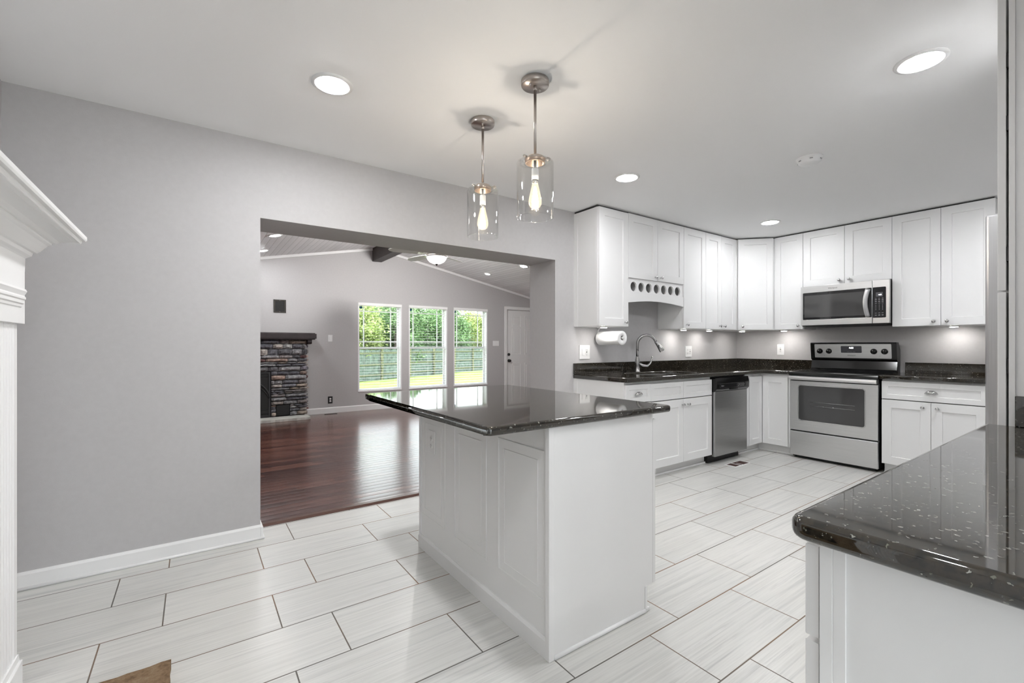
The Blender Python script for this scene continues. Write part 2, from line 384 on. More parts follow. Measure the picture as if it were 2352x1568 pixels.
    def build(s, name, mat, parent=None, origin=None, smooth=False):
        """parts keep the frame of their thing; a top-level mesh gets its origin at its base"""
        me = bpy.data.meshes.new(name); s.bm.to_mesh(me); s.bm.free()
        if smooth:
            for p in me.polygons: p.use_smooth = True
        me.materials.append(MAT[mat] if isinstance(mat, str) else mat)
        o = bpy.data.objects.new(name, me); COL.objects.link(o)
        if parent is not None: o.parent = parent
        else:
            if origin is None:
                xs = [v.co for v in me.vertices]
                origin = Vector(((min(v.x for v in xs) + max(v.x for v in xs)) / 2, (min(v.y for v in xs) + max(v.y for v in xs)) / 2, min(v.z for v in xs)))
            me.transform(Matrix.Translation(-Vector(origin))); o.location = origin
        return o
def tag(o, label, cat, group=None, kind=None):
    o['label'] = label; o['category'] = cat
    if group: o['group'] = group
    if kind: o['kind'] = kind
    return o
def thing(name, label, cat, loc=(0, 0, 0), rz=0.0, group=None):
    o = bpy.data.objects.new(name, None); COL.objects.link(o); o.location = loc; o.rotation_euler = (0, 0, rz)
    o.empty_display_size = 0.1
    return tag(o, label, cat, group)
def struct(o, label=None):
    o['kind'] = 'structure'
    if label: o['label'] = label
    return o
def slab(outer, holes, z0, z1, bev):
    """rounded-edge slab from a 2D curve outline (xy) with holes"""
    cu = bpy.data.curves.new('tmpc', 'CURVE'); cu.dimensions = '2D'; cu.fill_mode = 'BOTH'
    for pts in [outer] + list(holes):
        sp = cu.splines.new('POLY'); sp.points.add(len(pts) - 1); sp.use_cyclic_u = True
        for i, p in enumerate(pts): sp.points[i].co = (p[0], p[1], 0, 1)
    cu.extrude = (z1 - z0) / 2 - bev; cu.bevel_depth = bev; cu.bevel_resolution = 3; cu.offset = -bev
    t = bpy.data.objects.new('tmpo', cu); me = bpy.data.meshes.new_from_object(t)
    me.transform(Matrix.Translation((0, 0, (z0 + z1) / 2)))
    mb = MB(); mb.bm.from_mesh(me)
    bpy.data.objects.remove(t); bpy.data.curves.remove(cu); bpy.data.meshes.remove(me)
    return mb
def text_mb(body, size, M, depth=0.0004, space=1.0, shear=0.0):
    cu = bpy.data.curves.new('tmpt', 'FONT'); cu.body = body; cu.size = size; cu.extrude = depth
    cu.align_x = 'CENTER'; cu.align_y = 'CENTER'; cu.space_character = space; cu.shear = shear
    t = bpy.data.objects.new('tmpo', cu); me = bpy.data.meshes.new_from_object(t)
    mb = MB(); mb.bm.from_mesh(me); mb.xf(M)
    bpy.data.objects.remove(t); bpy.data.curves.remove(cu); bpy.data.meshes.remove(me)
    return mb
def rrect(x0, x1, z0, z1, r, n=5):
    pts = []
    for cx, cz, a0 in ((x1 - r, z1 - r, 0), (x0 + r, z1 - r, PI / 2), (x0 + r, z0 + r, PI), (x1 - r, z0 + r, 1.5 * PI)):
        for i in range(n + 1):
            a = a0 + i * PI / 2 / n; pts.append((cx + r * math.cos(a), cz + r * math.sin(a)))
    return pts
FRONT = Matrix.Rotation(PI / 2, 4, 'X')      # XY plane -> XZ plane, facing -Y
def front_slab(outer, holes, y0, y1, bev=0.0005):
    """slab drawn in XZ occupying y0..y1 (front at y0)"""
    mb = slab(outer, holes, 0.0, y1 - y0, bev); mb.xf(FRONT); mb.xf(Matrix.Translation((0, y1, 0))); return mb
def circ(cx, cy, r, n=32, ry=None):
    return [(cx + r * math.cos(2 * PI * i / n), cy + (ry or r) * math.sin(2 * PI * i / n)) for i in range(n)]

WA, WB, CZ = 3.155, 5.827, 2.44      # opening wall face, range wall face, ceiling
FY = 8.30                            # far wall of the living room
# ================================================================ SHELL
struct(MB().box(-0.90, 5.95, -2.75, 3.345, -0.12, 0.0).build('floor', 'tile', origin=(0, 0, 0)), 'white veined porcelain floor tiles with brown grout')
struct(MB().box(-1.6, 7.2, 3.345, FY + 0.2, -0.12, 0.0).build('floor', 'wood', origin=(0, 6, 0)), 'dark cherry hardwood floor of the living room')
struct(MB().box(-0.90, 5.95, -2.75, WA, CZ, CZ + 0.12).build('ceiling', 'ceil'), 'smooth white kitchen ceiling')
w = MB(); w.box(-0.90, -0.749, -1.35, WA, 0, CZ); w.box(-0.90, -0.749, -2.75, -2.35, 0, CZ); w.box(-0.90, -0.749, -2.35, -1.35, 0, .90); w.box(-0.90, -0.749, -2.35, -1.35, 2.10, CZ)
struct(w.build('wall_left', 'wall'))
t = bpy.data.objects.new('window_4', None); COL.objects.link(t); t.location = (-.82, -2.35, .90); struct(t, 'small unseen window added on the left wall behind the camera for fill daylight')  # out-of-view window added to let fill daylight into the kitchen
m = MB()
for a, c in ((0, .05), (.95, 1.0)): m.box(-.03, .03, a, c, 0, 1.20)
m.box(-.03, .03, 0, 1.0, 0, .05); m.box(-.03, .03, 0, 1.0, 1.15, 1.20); m.build('window_frame', 'vinyl', t)
m = MB(); m.box(-.004, .004, .05, .95, .05, 1.15); m.build('pane', 'pane', t)
struct(MB().box(-12, -0.90, -8, 10, -.32, -.12).build('floor', simple('side_yard_ground', (.30, .30, .27), .9, var=.1)), 'pale side yard ground outside the left window')
w = MB()
w.box(-1.6, 0.333, WA, 3.535, 0, 3.2); w.box(0.333, 2.703, WA, 3.535, 1.965, 3.2); w.box(2.703, 7.2, WA, 3.535, 0, 3.2)
struct(w.build('wall_back', 'wall'), 'grey wall with a wide cased opening to the living room')
struct(MB().box(WB, 5.95, -0.47, WA, 0, CZ).build('wall_right', 'wall'))
struct(MB().box(0.90, 5.95, -0.47, -0.35, 0, CZ).build('wall_front', 'wall'))
w = MB(); w.box(-0.90, -0.45, -2.75, -2.6, 0, CZ); w.box(2.45, 3.2, -2.75, -2.6, 0, CZ); w.box(-0.45, 2.45, -2.75, -2.6, 2.12, CZ)
struct(w.build('wall_rear', 'wall'))
struct(MB().box(-2.0, 4.0, -3.15, -2.75, CZ + .02, CZ + .12).build('trim_5', 'trim'), 'unseen eave added over the rear patio door to hold back sun')  # eave added out of view to limit sun through the patio door
t = bpy.data.objects.new('added_patio_door', None); COL.objects.link(t); t.location = (-.45, -2.68, 0); struct(t, 'unseen sliding glass patio door added behind the camera for fill daylight')  # out-of-view glass door added as a source of fill daylight
m = MB()
for a, c in ((0, .05), (1.42, 1.48), (2.85, 2.90)): m.box(a, c, -.03, .03, 0, 2.12)
m.box(0, 2.9, -.03, .03, 0, .06); m.box(0, 2.9, -.03, .03, 2.06, 2.12); m.build('door_frame', 'vinyl', t)
m = MB(); m.box(.05, 2.85, -.004, .004, .06, 2.06); m.build('pane', 'pane', t)
struct(MB().box(-0.9, 8, -14, -2.75, -.32, -.12).build('floor', simple('bounce_patio_concrete', (.42, .41, .39), .9, var=.1)), 'unseen concrete patio added outside the rear door to bounce sunlight in')  # out-of-view paving added to bounce sunlight up to the ceiling
struct(MB().box(3.05, 3.2, -2.6, -0.47, 0, CZ).build('wall_side', 'wall'))
# living room
def lz(x): return 2.434 + 0.2 * x if x < 2.78 else 3.532 - 0.1955 * x
struct(MB().box(-1.6, -1.45, 3.535, FY, 0, 3.2).build('wall_living_left', 'wall'))
struct(MB().box(7.05, 7.2, 3.535, FY, 0, 3.2).build('wall_living_right', 'wall'))
WIN = [(2.43, 3.255), (3.40, 4.226), (4.372, 5.19)]; WZ0, WZ1 = 0.335, 1.962
w = MB(); xs = [-1.6] + [v for p in WIN for v in p] + [5.70, 6.61, 7.2]
w.box(-1.6, 2.43, FY, FY + .15, 0, 3.2); w.box(3.255, 3.40, FY, FY + .15, 0, 3.2); w.box(4.226, 4.372, FY, FY + .15, 0, 3.2)
w.box(5.19, 5.70, FY, FY + .15, 0, 3.2); w.box(6.61, 7.2, FY, FY + .15, 0, 3.2); w.box(5.70, 6.61, FY, FY + .15, 1.98, 3.2)
for a, b in WIN: w.box(a, b, FY, FY + .15, 0, WZ0); w.box(a, b, FY, FY + .15, WZ1, 3.2)
struct(w.build('wall_far', 'wall'), 'grey gable wall of the living room with three windows')
for a, b in ((-1.6, 2.78), (2.78, 7.2)):
    m = MB(); m.prism([(a, lz(a)), (b, lz(b)), (b, lz(b) + .1), (a, lz(a) + .1)], 3.535, FY, 'y')
    struct(m.build('ceiling', 'plankceil'), 'white plank sloped living room ceiling, %s slope' % ('left' if a < 0 else 'right'))
# trims
def base(x0, x1, y, h=0.085, sgn=-1):
    a = y; b = y + sgn * 0.014
    return [(a, 0), (b, 0), (b, h - 0.012), (y + sgn * 0.006, h), (a, h)]
m = MB(); m.prism(base(0, 0, WA, 0.086), -0.749, 0.333, 'x')
m.box(0.333, 0.347, WA - 0.014, 3.345, 0, 0.074, 0.003)
m.cyl((-0.749, WA - 0.014, 0.007), (0.352, WA - 0.014, 0.007), 0.0085, 10)
m.cyl((0.347, WA - 0.014, 0.007), (0.347, 3.34, 0.007), 0.0085, 10)
struct(m.build('baseboard_back', 'trim'))
m = MB(); m.prism(base(0, 0, FY, 0.10), 1.53, 5.63, 'x'); struct(m.build('baseboard_far', 'trim'))
m = MB(); m.prism([(y * -1, z) for y, z in base(0, 0, 0.749, 0.086, -1)], 2.3, WA - 0.014, 'y')
struct(m.build('baseboard_left', 'trim'))
m = MB(); m.box(2.717, 2.945, WA - 0.014, WA, 0, 0.086, 0.003); m.box(2.689, 2.703, WA - 0.014, 3.535, 0, 0.086, 0.003); struct(m.build('baseboard_right', 'trim'))
m = MB(); m.prism([(3.335, 0), (3.405, 0), (3.395, 0.012), (3.352, 0.014), (3.337, 0.006)], 0.347, 2.689, 'x'); struct(m.build('trim_1', simple('threshold_wood', (0.10, 0.048, 0.036), 0.3)), 'dark wood reducer strip between tile and hardwood')
for k, (a, b) in enumerate(((-1.45, 2.70), (2.86, 7.05))):
    m = MB(); pts = []
    m.prism([(a, lz(a) - .045), (b, lz(b) - .045), (b, lz(b)), (a, lz(a))], FY - 0.022, FY, 'y')
    struct(m.build('trim_%d' % (k + 2), 'trim'), 'thin white moulding where the sloped ceiling meets the gable wall')

# ================================================================ RECESSED LIGHTS
def downlight(x, y, z, label, mat='can', r=0.068, slope=0.0, group='recessed downlights in the kitchen ceiling'):
    t = thing('recessed_downlight', label, 'ceiling light', (x, y, z), 0, group)
    M = Matrix.Rotation(slope, 4, 'Y')
    a = MB(); a.lathe([(r + .026, 0.0), (r + .026, -.004), (r + .012, -.009), (r, -.006), (r, 0.0)], (0, 0, 0), 'z', 40, cap=False); a.xf(M); a.build('trim_ring', 'trim', t)
    a = MB(); a.lathe([(0.0005, -.016), (r * .5, -.0145), (r * .85, -.010), (r, -.004), (r, -.001), (0.0005, -.001)], (0, 0, 0), 'z', 40); a.xf(M); a.build('lens', mat, t)
    return t
downlight(0.544, 2.276, CZ, 'round lit ceiling downlight above the blank grey wall left of the pendants', 'canhi')
downlight(2.628, 0.594, CZ, 'round lit ceiling downlight at the top right, nearest the camera', 'canhi')
downlight(2.648, 2.27, CZ, 'round lit ceiling downlight right of the pendants, before the sink cabinets')
downlight(4.807, 2.255, CZ, 'small lit ceiling downlight by the corner wall cabinets')
for x, y in ((0.5, 0.3), (4.6, 0.5), (0.5, -1.6), (2.0, -1.6)):
    downlight(x, y, CZ, 'ceiling downlight outside the picture', 'canhi' if x > 4 else 'can')
G = 'recessed downlights in the sloped living room ceiling'
s1, s2 = -math.atan(0.2), math.atan(0.1955)
downlight(0.857, 6.533, lz(.857), 'lit living room downlight on the left slope, the larger one nearer the kitchen', 'canliv', .06, s1, G)
downlight(0.838, 7.67, lz(.838), 'lit living room downlight on the left slope, above the black wall vent', 'canliv', .06, s1, G)
downlight(4.766, 7.614, lz(4.766), 'unlit living room downlight on the right slope', 'candim', .05, s2, G)
downlight(4.801, 6.458, lz(4.801), 'lit living room downlight on the right slope beside the opening jamb', 'canliv', .06, s2, G)
for x, y in ((0.85, 4.9), (4.8, 4.9)):
    downlight(x, y, lz(x), 'living room downlight hidden above the opening', 'canliv', .06, s1 if x < 2 else s2, G)

# smoke detector
t = thing('smoke_detector', 'white round smoke detector on the kitchen ceiling above the range', 'smoke detector', (3.379, 1.332, CZ))
MB().lathe([(.001, 0), (.078, 0), (.078, -.008), (.070, -.012), (.066, -.030), (.054, -.040), (.001, -.042)], (0, 0, 0)).build('housing', 'plate', t)
for k in range(6):
    m = MB(); m.box(-.009, .009, -.0020, .0020, -.026, -.020); m.xf(Matrix.Rotation(k * PI / 3, 4, 'Z') @ Matrix.Translation((0, -.0685, 0))); m.build('vent_slot', 'legend', t)

# ================================================================ PENDANTS
def pendant(x, y, label, tw):
    t = thing('pendant_lamp', label, 'pendant lamp', (x, y, CZ), 0, 'glass pendant lamps over the island')
    MB().lathe([(.001, 0), (.064, 0), (.066, -.003), (.066, -.024), (.063, -.028), (.001, -.028)], (0, 0, 0), seg=40).build('canopy', 'nickel', t)
    for s in (-1, 1):
        m = MB(); m.lathe([(.001, -.028), (.006, -.028), (.006, -.033), (.0035, -.035), (.0035, -.042), (.001, -.043)], (s * .034 * math.cos(tw), s * .034 * math.sin(tw), 0), seg=12)
        m.build('canopy_screw', 'nickel', t)
    m = MB(); m.cyl((0, 0, -.028), (0, 0, -.345), .0068); m.lathe([(.010, -.028), (.010, -.045), (.0068, -.048)], (0, 0, 0), seg=16)
    m.build('stem', 'nickel', t)
    zt = -.390      # top of shade
    MB().lathe([(.001, zt + .026), (.040, zt + .026), (.0435, zt + .023), (.0435, zt + .0), (.0455, zt - .001), (.0455, zt - .004), (.0405, zt - .004), (.0405, zt + .022), (.001, zt + .0225)], (0, 0, 0), seg=40, cap=False).build('socket_cup', 'copper', t)
    MB().lathe([(.0438, zt + .004), (.0448, zt + .005), (.0448, zt + .022), (.0438, zt + .023)], (0, 0, 0), seg=40, cap=False).build('cup_band', 'nickel', t)
    m = MB(); m.lathe([(.004, 0), (.004, .012), (.009, .014), (.009, .026), (.006, .029), (.001, .029)], (.046 * math.cos(-.6 + tw * .2), .046 * math.sin(-.6), zt + .022), 'x', 14); m.build('thumb_screw', 'nickel', t)
    m = MB(); m.cyl((-.05, 0, zt + .018), (-.068, 0, zt + .018), .005, 10); m.build('thumb_screw', 'nickel', t)
    sh = MB(); R = .0875; q = .0028
    sh.lathe([(.046, zt + .002), (R - .006, zt + .002), (R - .0015, zt), (R, zt - .004), (R, zt - .256), (R + .0006, zt - .260), (R - .001, zt - .2625), (R - q - .0006, zt - .2625), (R - q - .0010, zt - .258), (R - q, zt - .005), (R - .006 - q, zt - .0015), (.046, zt - .0015), (.046, zt + .002)], (0, 0, 0), seg=56, cap=False)
    sh.build('glass_shade', 'shade', t)
    m = MB(); m.lathe([(.007, zt + .022), (.007, zt - .026), (.0155, zt - .028), (.0165, zt - .032), (.0165, zt - .082), (.0145, zt - .084), (.001, zt - .084)], (0, 0, 0), seg=20); sk = m.build('lamp_holder', 'porcelain', t)
    m = MB(); m.lathe([(.0140, zt - .082), (.0145, zt - .090), (.0145, zt - .098), (.001, zt - .098)], (0, 0, 0), seg=20); m.build('bulb_cap', 'chrome', t)
    b = MB(); b.lathe([(.0135, zt - .096), (.015, zt - .104), (.021, zt - .130), (.028, zt - .160), (.0315, zt - .182), (.030, zt - .198), (.022, zt - .212), (.011, zt - .219), (.001, zt - .220)], (0, 0, 0), seg=28, cap=False)
    bu = b.build('bulb', 'bulb', t)
    f = MB(); pts = []
    for k in range(8):
        a = 2 * PI * k / 8; f.tube([(.005 * math.cos(a), .005 * math.sin(a), zt - .120), (.015 * math.cos(a + .3), .015 * math.sin(a + .3), zt - .190)], .0016, 6)
    f.build('filament', 'fil', bu)
    ld = bpy.data.lights.new('bulb_light', 'POINT'); ld.energy = BULB_E; ld.color = (1.0, .975, .95); ld.shadow_soft_size = .012
    lo = bpy.data.objects.new('bulb_light', ld); COL.objects.link(lo); lo.parent = t; lo.location = (0, 0, zt - .165)
pendant(1.322, 2.163, 'glass cylinder pendant lamp over the island, the farther and lower-looking left one', 1.0)
pendant(1.325, 1.692, 'glass cylinder pendant lamp over the island, the nearer right one', 0.2)

# ================================================================ CABINETRY
def knob(parent, x, z, y=0.0):
    m = MB(); m.lathe([(.0075, 0), (.007, -.003), (.0045, -.008), (.0045, -.014), (.010, -.018), (.0145, -.022), (.0150, -.026), (.011, -.030), (.001, -.031)], (x, y, z), 'y', 18)
    return m.build('knob', 'chrome', parent)
def cup_pull(parent, x, z, y=0.0, w=.045):
    b2 = bmesh.new(); n = 14; k = 8; rows = []
    for j in range(k + 1):
        ph = PI / 2 * j / k
        rows.append([b2.verts.new((x + w * math.cos(PI * i / n) * (1 - .25 * (1 - math.cos(ph))), y - .026 * math.sin(ph) * (math.sin(PI * i / n) ** .5 if i not in (0, n) else 0), z - .014 + .032 * math.sin(PI * i / n) * (.35 + .65 * math.cos(ph)))) for i in range(n + 1)])
    for j in range(k):
        for i in range(n): b2.faces.new((rows[j][i], rows[j][i + 1], rows[j + 1][i + 1], rows[j + 1][i]))
    bmesh.ops.remove_doubles(b2, verts=b2.verts, dist=1e-5)
    bmesh.ops.solidify(b2, geom=list(b2.faces), thickness=.0015)
    for f in b2.faces: f.smooth = True
    m = MB(); m.merge(b2)
    return m.build('cup_pull', 'chrome', parent)
def cabinet(name, label, loc, rz, w, h, d, fronts, toe=0.0, group=None, side=None, cat='cabinet', z0=0.0):
    """local frame: x to the right, front of doors at y=0, depth +y. fronts: (kind,x0,x1,z0,z1,handle)"""
    t = thing(name, label, cat, loc, rz, group)
    b = MB(); b.box(0, w, .0215, d, toe, h, .001)
    if toe: b.box(0.0, w, .085, d, 0.0, toe + .001)
    if side:
        for xs in side:
            b.box(xs, xs + .004, .0215, .060, toe, h, .001); b.box(xs, xs + .003, d - .05, d, toe, h)
    b.build('body', 'cab', t)
    if toe:
        b = MB(); b.box(0, w, .070, .085, 0, .018, .004); b.build('shoe_moulding', 'trim', t)
    g = MB(); g.box(.004, w - .004, .0195, .0216, min(f[3] for f in fronts) + .003, max(f[4] for f in fronts) - .003); g.build('shadow_gap', 'gap', t)
    for kind, a, c, e, f, hd in fronts:
        q = MB()
        if kind == 'slab': q.box(a, c, 0, .02, e, f, .0015)
        elif kind == 'drawer': q.shaker(a, c, e, f, sw=.042 if f - e < .2 else .066)
        else: q.shaker(a, c, e, f, sw=.070 if c - a > .3 else .062)
        fo = q.build('door' if kind == 'door' else 'drawer_front', 'cab', t)
        if hd is None: continue
        if hd[0] == 'k': knob(fo, hd[1], hd[2])
        else: cup_pull(fo, hd[1], hd[2])
    return t
g_ = .0015
UB, UT = 1.362, 2.424; UH = UT - UB
R90 = -PI / 2
GU = 'white shaker wall cabinets'
UD = WA - 2.83
def one(w, h, kx): return [('door', g_, w - g_, g_, h - g_, ('k', kx, .040))]
def two(w, h, kz=.040): return [('door', g_, w / 2 - g_, g_, h - g_, ('k', w / 2 - .043, kz)), ('door', w / 2 + g_, w - g_, g_, h - g_, ('k', w / 2 + .043, kz))]
cabinet('wall_cabinet', 'tall white wall cabinet at the left end of the run, above the paper towel roll', (2.937, 2.83, UB - .004), 0, .388, UH, UD, one(.388, UH, .388 - .05), group=GU, side=[-.002])
cabinet('wall_cabinet', 'short double-door white wall cabinet above the round bottle holes over the sink', (3.325, 2.83, 1.818), 0, .866, UT - 1.818, UD, two(.866, UT - 1.818, .035), group=GU)
cabinet('wall_cabinet', 'narrow single-door white wall cabinet just right of the bottle rack', (4.191, 2.83, UB), 0, .400, UH, UD, one(.400, UH, .045), group=GU)
cabinet('wall_cabinet', 'slim double-door white wall cabinet left of the diagonal corner cabinet', (4.591, 2.83, UB), 0, .626, UH, UD, two(.626, UH), group=GU)
cabinet('wall_cabinet', 'single-door white wall cabinet between the diagonal corner cabinet and the microwave', (5.50, 2.530, UB), R90, .298, UH, WB - 5.50, one(.298, UH, .255), group=GU)
cabinet('wall_cabinet', 'short double-door white wall cabinet directly above the microwave', (5.50, 2.232, 1.823), R90, .778, UT - 1.823, WB - 5.50, two(.778, UT - 1.823, .042), group=GU)
cabinet('wall_cabinet', 'wide double-door white wall cabinet right of the microwave', (5.50, 1.454, UB), R90, .690, UH, WB - 5.50, [('door', g_, .348 - g_, g_, UH - g_, ('k', .348 - .045, .040)), ('door', .348 + g_, .69 - g_, g_, UH - g_, ('k', .348 + .045, .040))], group=GU, side=[-.002])
# diagonal corner wall cabinet
t = thing('corner_wall_cabinet', 'diagonal corner white wall cabinet with one wide door', 'cabinet', (5.217, 2.832, UB), 0, GU)
m = MB(); m.prism([(0, .012), (.012, 0), (.298, -.288), (.305, -.297), (.608, -.297), (.608, .321), (0, .321)], 0, UH, 'z'); m.build('body', 'cab', t)
dl = math.hypot(.283, .298); ang = -math.atan2(.298, .283)
m = MB(); m.shaker(.018, dl - .018, g_, UH - g_, yf=-.020, sw=.066); m.xf(Matrix.Rotation(ang, 4, 'Z'))
dd = m.build('door', 'cab', t)
k = MB(); k.lathe([(.0075, 0), (.007, -.003), (.0045, -.008), (.0045, -.014), (.010, -.018), (.0145, -.022), (.0150, -.026), (.011, -.030), (.001, -.031)], (.062, -.020, .040), 'y', 18); k.xf(Matrix.Rotation(ang, 4, 'Z')); k.build('knob', 'chrome', dd)
# dark strip in place of the shade between cabinet tops and ceiling
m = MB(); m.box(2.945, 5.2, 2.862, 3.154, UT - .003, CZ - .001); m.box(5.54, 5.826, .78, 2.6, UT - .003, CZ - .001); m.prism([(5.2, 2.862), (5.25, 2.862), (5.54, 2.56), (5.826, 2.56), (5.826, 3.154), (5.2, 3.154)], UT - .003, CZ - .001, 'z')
tag(m.build('shade_strip', 'gap'), 'dark strip painted in for the shade between the wall cabinet tops and the ceiling', 'painted shade')

# bottle rack with seven round holes
t = thing('bottle_rack', 'white bottle rack panel with seven round holes above an arched valance', 'bottle rack', (3.325, 2.845, 1.582))
hx = [3.404, 3.517, 3.629, 3.749, 3.863, 3.977, 4.090]
W_ = .866
front_slab([(0, .108), (W_, .108), (W_, .236), (0, .236)], [circ(x - 3.325 + .012, .160, .0455) for x in hx], 0.0, .018).build('hole_panel', 'cab', t)
m = MB()
m.box(0, W_, .02, .305, .098, .104); m.box(0, .012, .02, .305, .1, .236); m.box(W_ - .012, W_, .02, .305, .1, .236); m.box(0, W_, .295, .305, .1, .236); m.box(0, W_, .02, .305, .228, .236)
m.build('compartment', 'cabin', t)
m = MB()
for x in hx[:-1]: m.box(x - 3.325 + .066, x - 3.325 + .072, .02, .29, .104, .228)
m.build('divider', 'cabin', t)
n = 20; top = [(W_ * i / n, .106) for i in range(n, -1, -1)]
bot = [(0.0, .004)] + [(W_ * i / n, .004 + .030 * math.sin(PI * i / n) ** 1.0) for i in range(1, n)] + [(W_, .004)]
front_slab(bot + top, [], -.008, .012, .001).build('valance', 'cab', t)

# base cabinets, sink wall (door fronts at Y=2.525)
BD = WA - 2.525; BH = .872
GB = 'white shaker base cabinets'
cabinet('base_cabinet', 'narrow white base cabinet with one cup-pull drawer at the end of the sink counter', (2.933, 2.525, 0), 0, .326, BH, BD, [('drawer', g_, .326 - g_, .697, .850, ('c', .163, .772)), ('door', g_, .326 - g_, .10, .690, None)], toe=.095, group=GB, side=[-.002])
cabinet('base_cabinet', 'white sink base cabinet with two false drawer fronts and two knobbed doors', (3.259, 2.525, 0), 0, .944, BH, BD, [('drawer', g_, .471, .692, .846, None), ('drawer', .474, .944 - g_, .692, .846, None), ('door', g_, .471, .098, .684, ('k', .471 - .020, .632)), ('door', .474, .944 - g_, .098, .684, ('k', .474 + .062, .632))], toe=.095, group=GB)
# corner base (susan) L-shaped
t = thing('corner_base_cabinet', 'white corner base cabinet with an inside-corner folding door, between dishwasher and range', 'cabinet', (4.836, 2.525, 0), 0, GB)
m = MB(); m.prism([(0, .0215), (.3855, .0215), (.3855, -.289), (.985, -.289), (.985, .628), (0, .628)], .095, BH, 'z')
m.prism([(0, .085), (.455, .085), (.455, -.289), (.985, -.289), (.985, .628), (0, .628)], 0, .096, 'z')
m.box(0, .086, .004, .022, .095, BH, .001); m.box(.3705, .386, -.289, -.274, .095, BH, .001); m.build('body', 'cab', t)
m = MB(); m.shaker(.090, .362, .097, .840, sw=.062); m.build('door', 'cab', t)
m = MB(); m.shaker(0.004, .266, .097, .840, sw=.062); m.xf(Matrix.Translation((.364, 0, 0)) @ Matrix.Rotation(R90, 4, 'Z')); m.build('door', 'cab', t)
m = MB(); m.box(0, .457, .070, .085, 0, .018, .004); m.box(.44, .455, -.289, .085, 0, .018, .004); m.build('shoe_moulding', 'trim', t)
# base cabinet right of range
cabinet('base_cabinet', 'white base cabinet right of the range with a wide drawer over two doors', (5.20, 1.452, 0), R90, .690, BH, WB - 5.20, [('drawer', g_, .69 - g_, .694, .855, ('c', .345, .775)), ('door', g_, .342, .098, .686, ('k', .342 - .05, .640)), ('door', .345, .69 - g_, .098, .686, ('k', .345 + .043, .640))], toe=.095, group=GB)

# countertops
def rcorner(x, y, r, a0, n=4): return [(x + r * math.cos(a0 + i * PI / 2 / n), y + r * math.sin(a0 + i * PI / 2 / n)) for i in range(n + 1)]
sink_hole = rrect(3.36, 4.14, 2.60, 2.985, .12, 6)
outer = [(2.925, WA - .001), (2.925, 2.51)] + rcorner(2.935, 2.51, .01, PI)[1:] + [(5.178, 2.50), (5.178, 2.236), (WB - .001, 2.236), (WB - .001, WA - .001)]
t = thing('sink_countertop', 'L-shaped black speckled granite countertop around the sink and corner', 'countertop', (2.925, 2.50, BH))
s = slab(outer, [sink_hole], BH, .912, .008); s.xf(Matrix.Translation((-2.925, -2.50, -BH))); s.build('slab', 'granite', t)
m = MB(); m.box(0, WB - .022 - 2.925, WA - .021 - 2.5, WA - .001 - 2.5, .040, .142, .002); m.box(WB - .021 - 2.925, WB - .001 - 2.925, 2.236 - 2.5, WA - .001 - 2.5, .040, .142, .002); m.build('backsplash', 'granite', t)
t = thing('side_countertop', 'short black granite countertop right of the range', 'countertop', (5.178, .766, BH))
s = slab([(0, .697), (0, 0), (.648, 0), (.648, .697)], [], 0, .040, .008); s.build('slab', 'granite', t)
m = MB(); m.box(.628, .648, 0, .665, .040, .142, .002); m.build('backsplash', 'granite', t)

# sink basin
t = thing('kitchen_sink', 'undermount sink basin set in the black granite counter', 'sink', (3.75, 2.79, .66))
b2 = bmesh.new(); rings = []
for sc, z in ((1.01, .211), (1.0, .2105), (.985, .19), (.96, .03), (.90, .008), (.6, .0), (.06, -.004)):
    rings.append([b2.verts.new(((x - 3.75) * sc, (y - 2.7925) * sc + .0025, z)) for x, y in sink_hole])
for k in range(len(rings) - 1):
    for i in range(len(sink_hole)):
        j = (i + 1) % len(sink_hole); b2.faces.new((rings[k][i], rings[k][j], rings[k + 1][j], rings[k + 1][i]))
b2.faces.new(rings[-1]); bmesh.ops.recalc_face_normals(b2, faces=b2.faces); bmesh.ops.reverse_faces(b2, faces=b2.faces)
for f in b2.faces: f.smooth = True
m = MB(); m.merge(b2); m.build('basin', 'steel', t)
m = MB(); m.lathe([(.001, .001), (.04, .001), (.044, .004), (.038, .003), (.03, -.001), (.001, -.001)], (0, 0, -.001)); m.build('drain', 'chrome', t)

# faucet
t = thing('kitchen_faucet', 'brushed gooseneck pull-down faucet standing behind the sink', 'faucet', (3.712, 3.045, .912))
MB().lathe([(.001, 0), (.030, 0), (.030, .005), (.024, .012), (.0225, .06), (.026, .085), (.0235, .12), (.0165, .15), (.015, .16), (.001, .16)], (0, 0, 0)).build('body', 'faucet', t)
pts = [(0, 0, .15), (0, 0, .26)]; 
R_ = .096
dirx, diry = math.cos(-.62), math.sin(-.62)
for k in range(1, 17):
    a = PI - k * (PI * .90) / 16
    rr = R_ + R_ * math.cos(a); pts.append((dirx * rr, diry * rr, .280 + R_ * 1.0 * math.sin(a)))
MB().tube(pts, .0145, 16).build('spout', 'faucet', t)
e = Vector(pts[-1]); dv = (Vector(pts[-1]) - Vector(pts[-2])).normalized()
dv = (dv + Vector((dirx, diry, 0)) * .25).normalized()
MB().tube([e, e + dv * .004, e + dv * .03, e + dv * .075, e + dv * .108, e + dv * .116], .016, 18, radii=[.0165, .0175, .0185, .023, .0265, .024]).build('spray_head', 'faucet', t)
c = e + dv * .06
m = MB(); m.tube([c + Vector((-.018, -.008, .012)), c + Vector((-.026, -.010, -.004)), c + Vector((-.022, -.012, -.02))], .007, 10); m.build('spray_button', 'blackm', t)
h = [(0, -.02, .085), (.03, -.045, .066), (.075, -.065, .062), (.115, -.07, .085), (.140, -.07, .125), (.146, -.07, .158)]
MB().tube(h, .01, 12, radii=[.016, .015, .012, .010, .0085, .006]).build('lever', 'faucet', t)

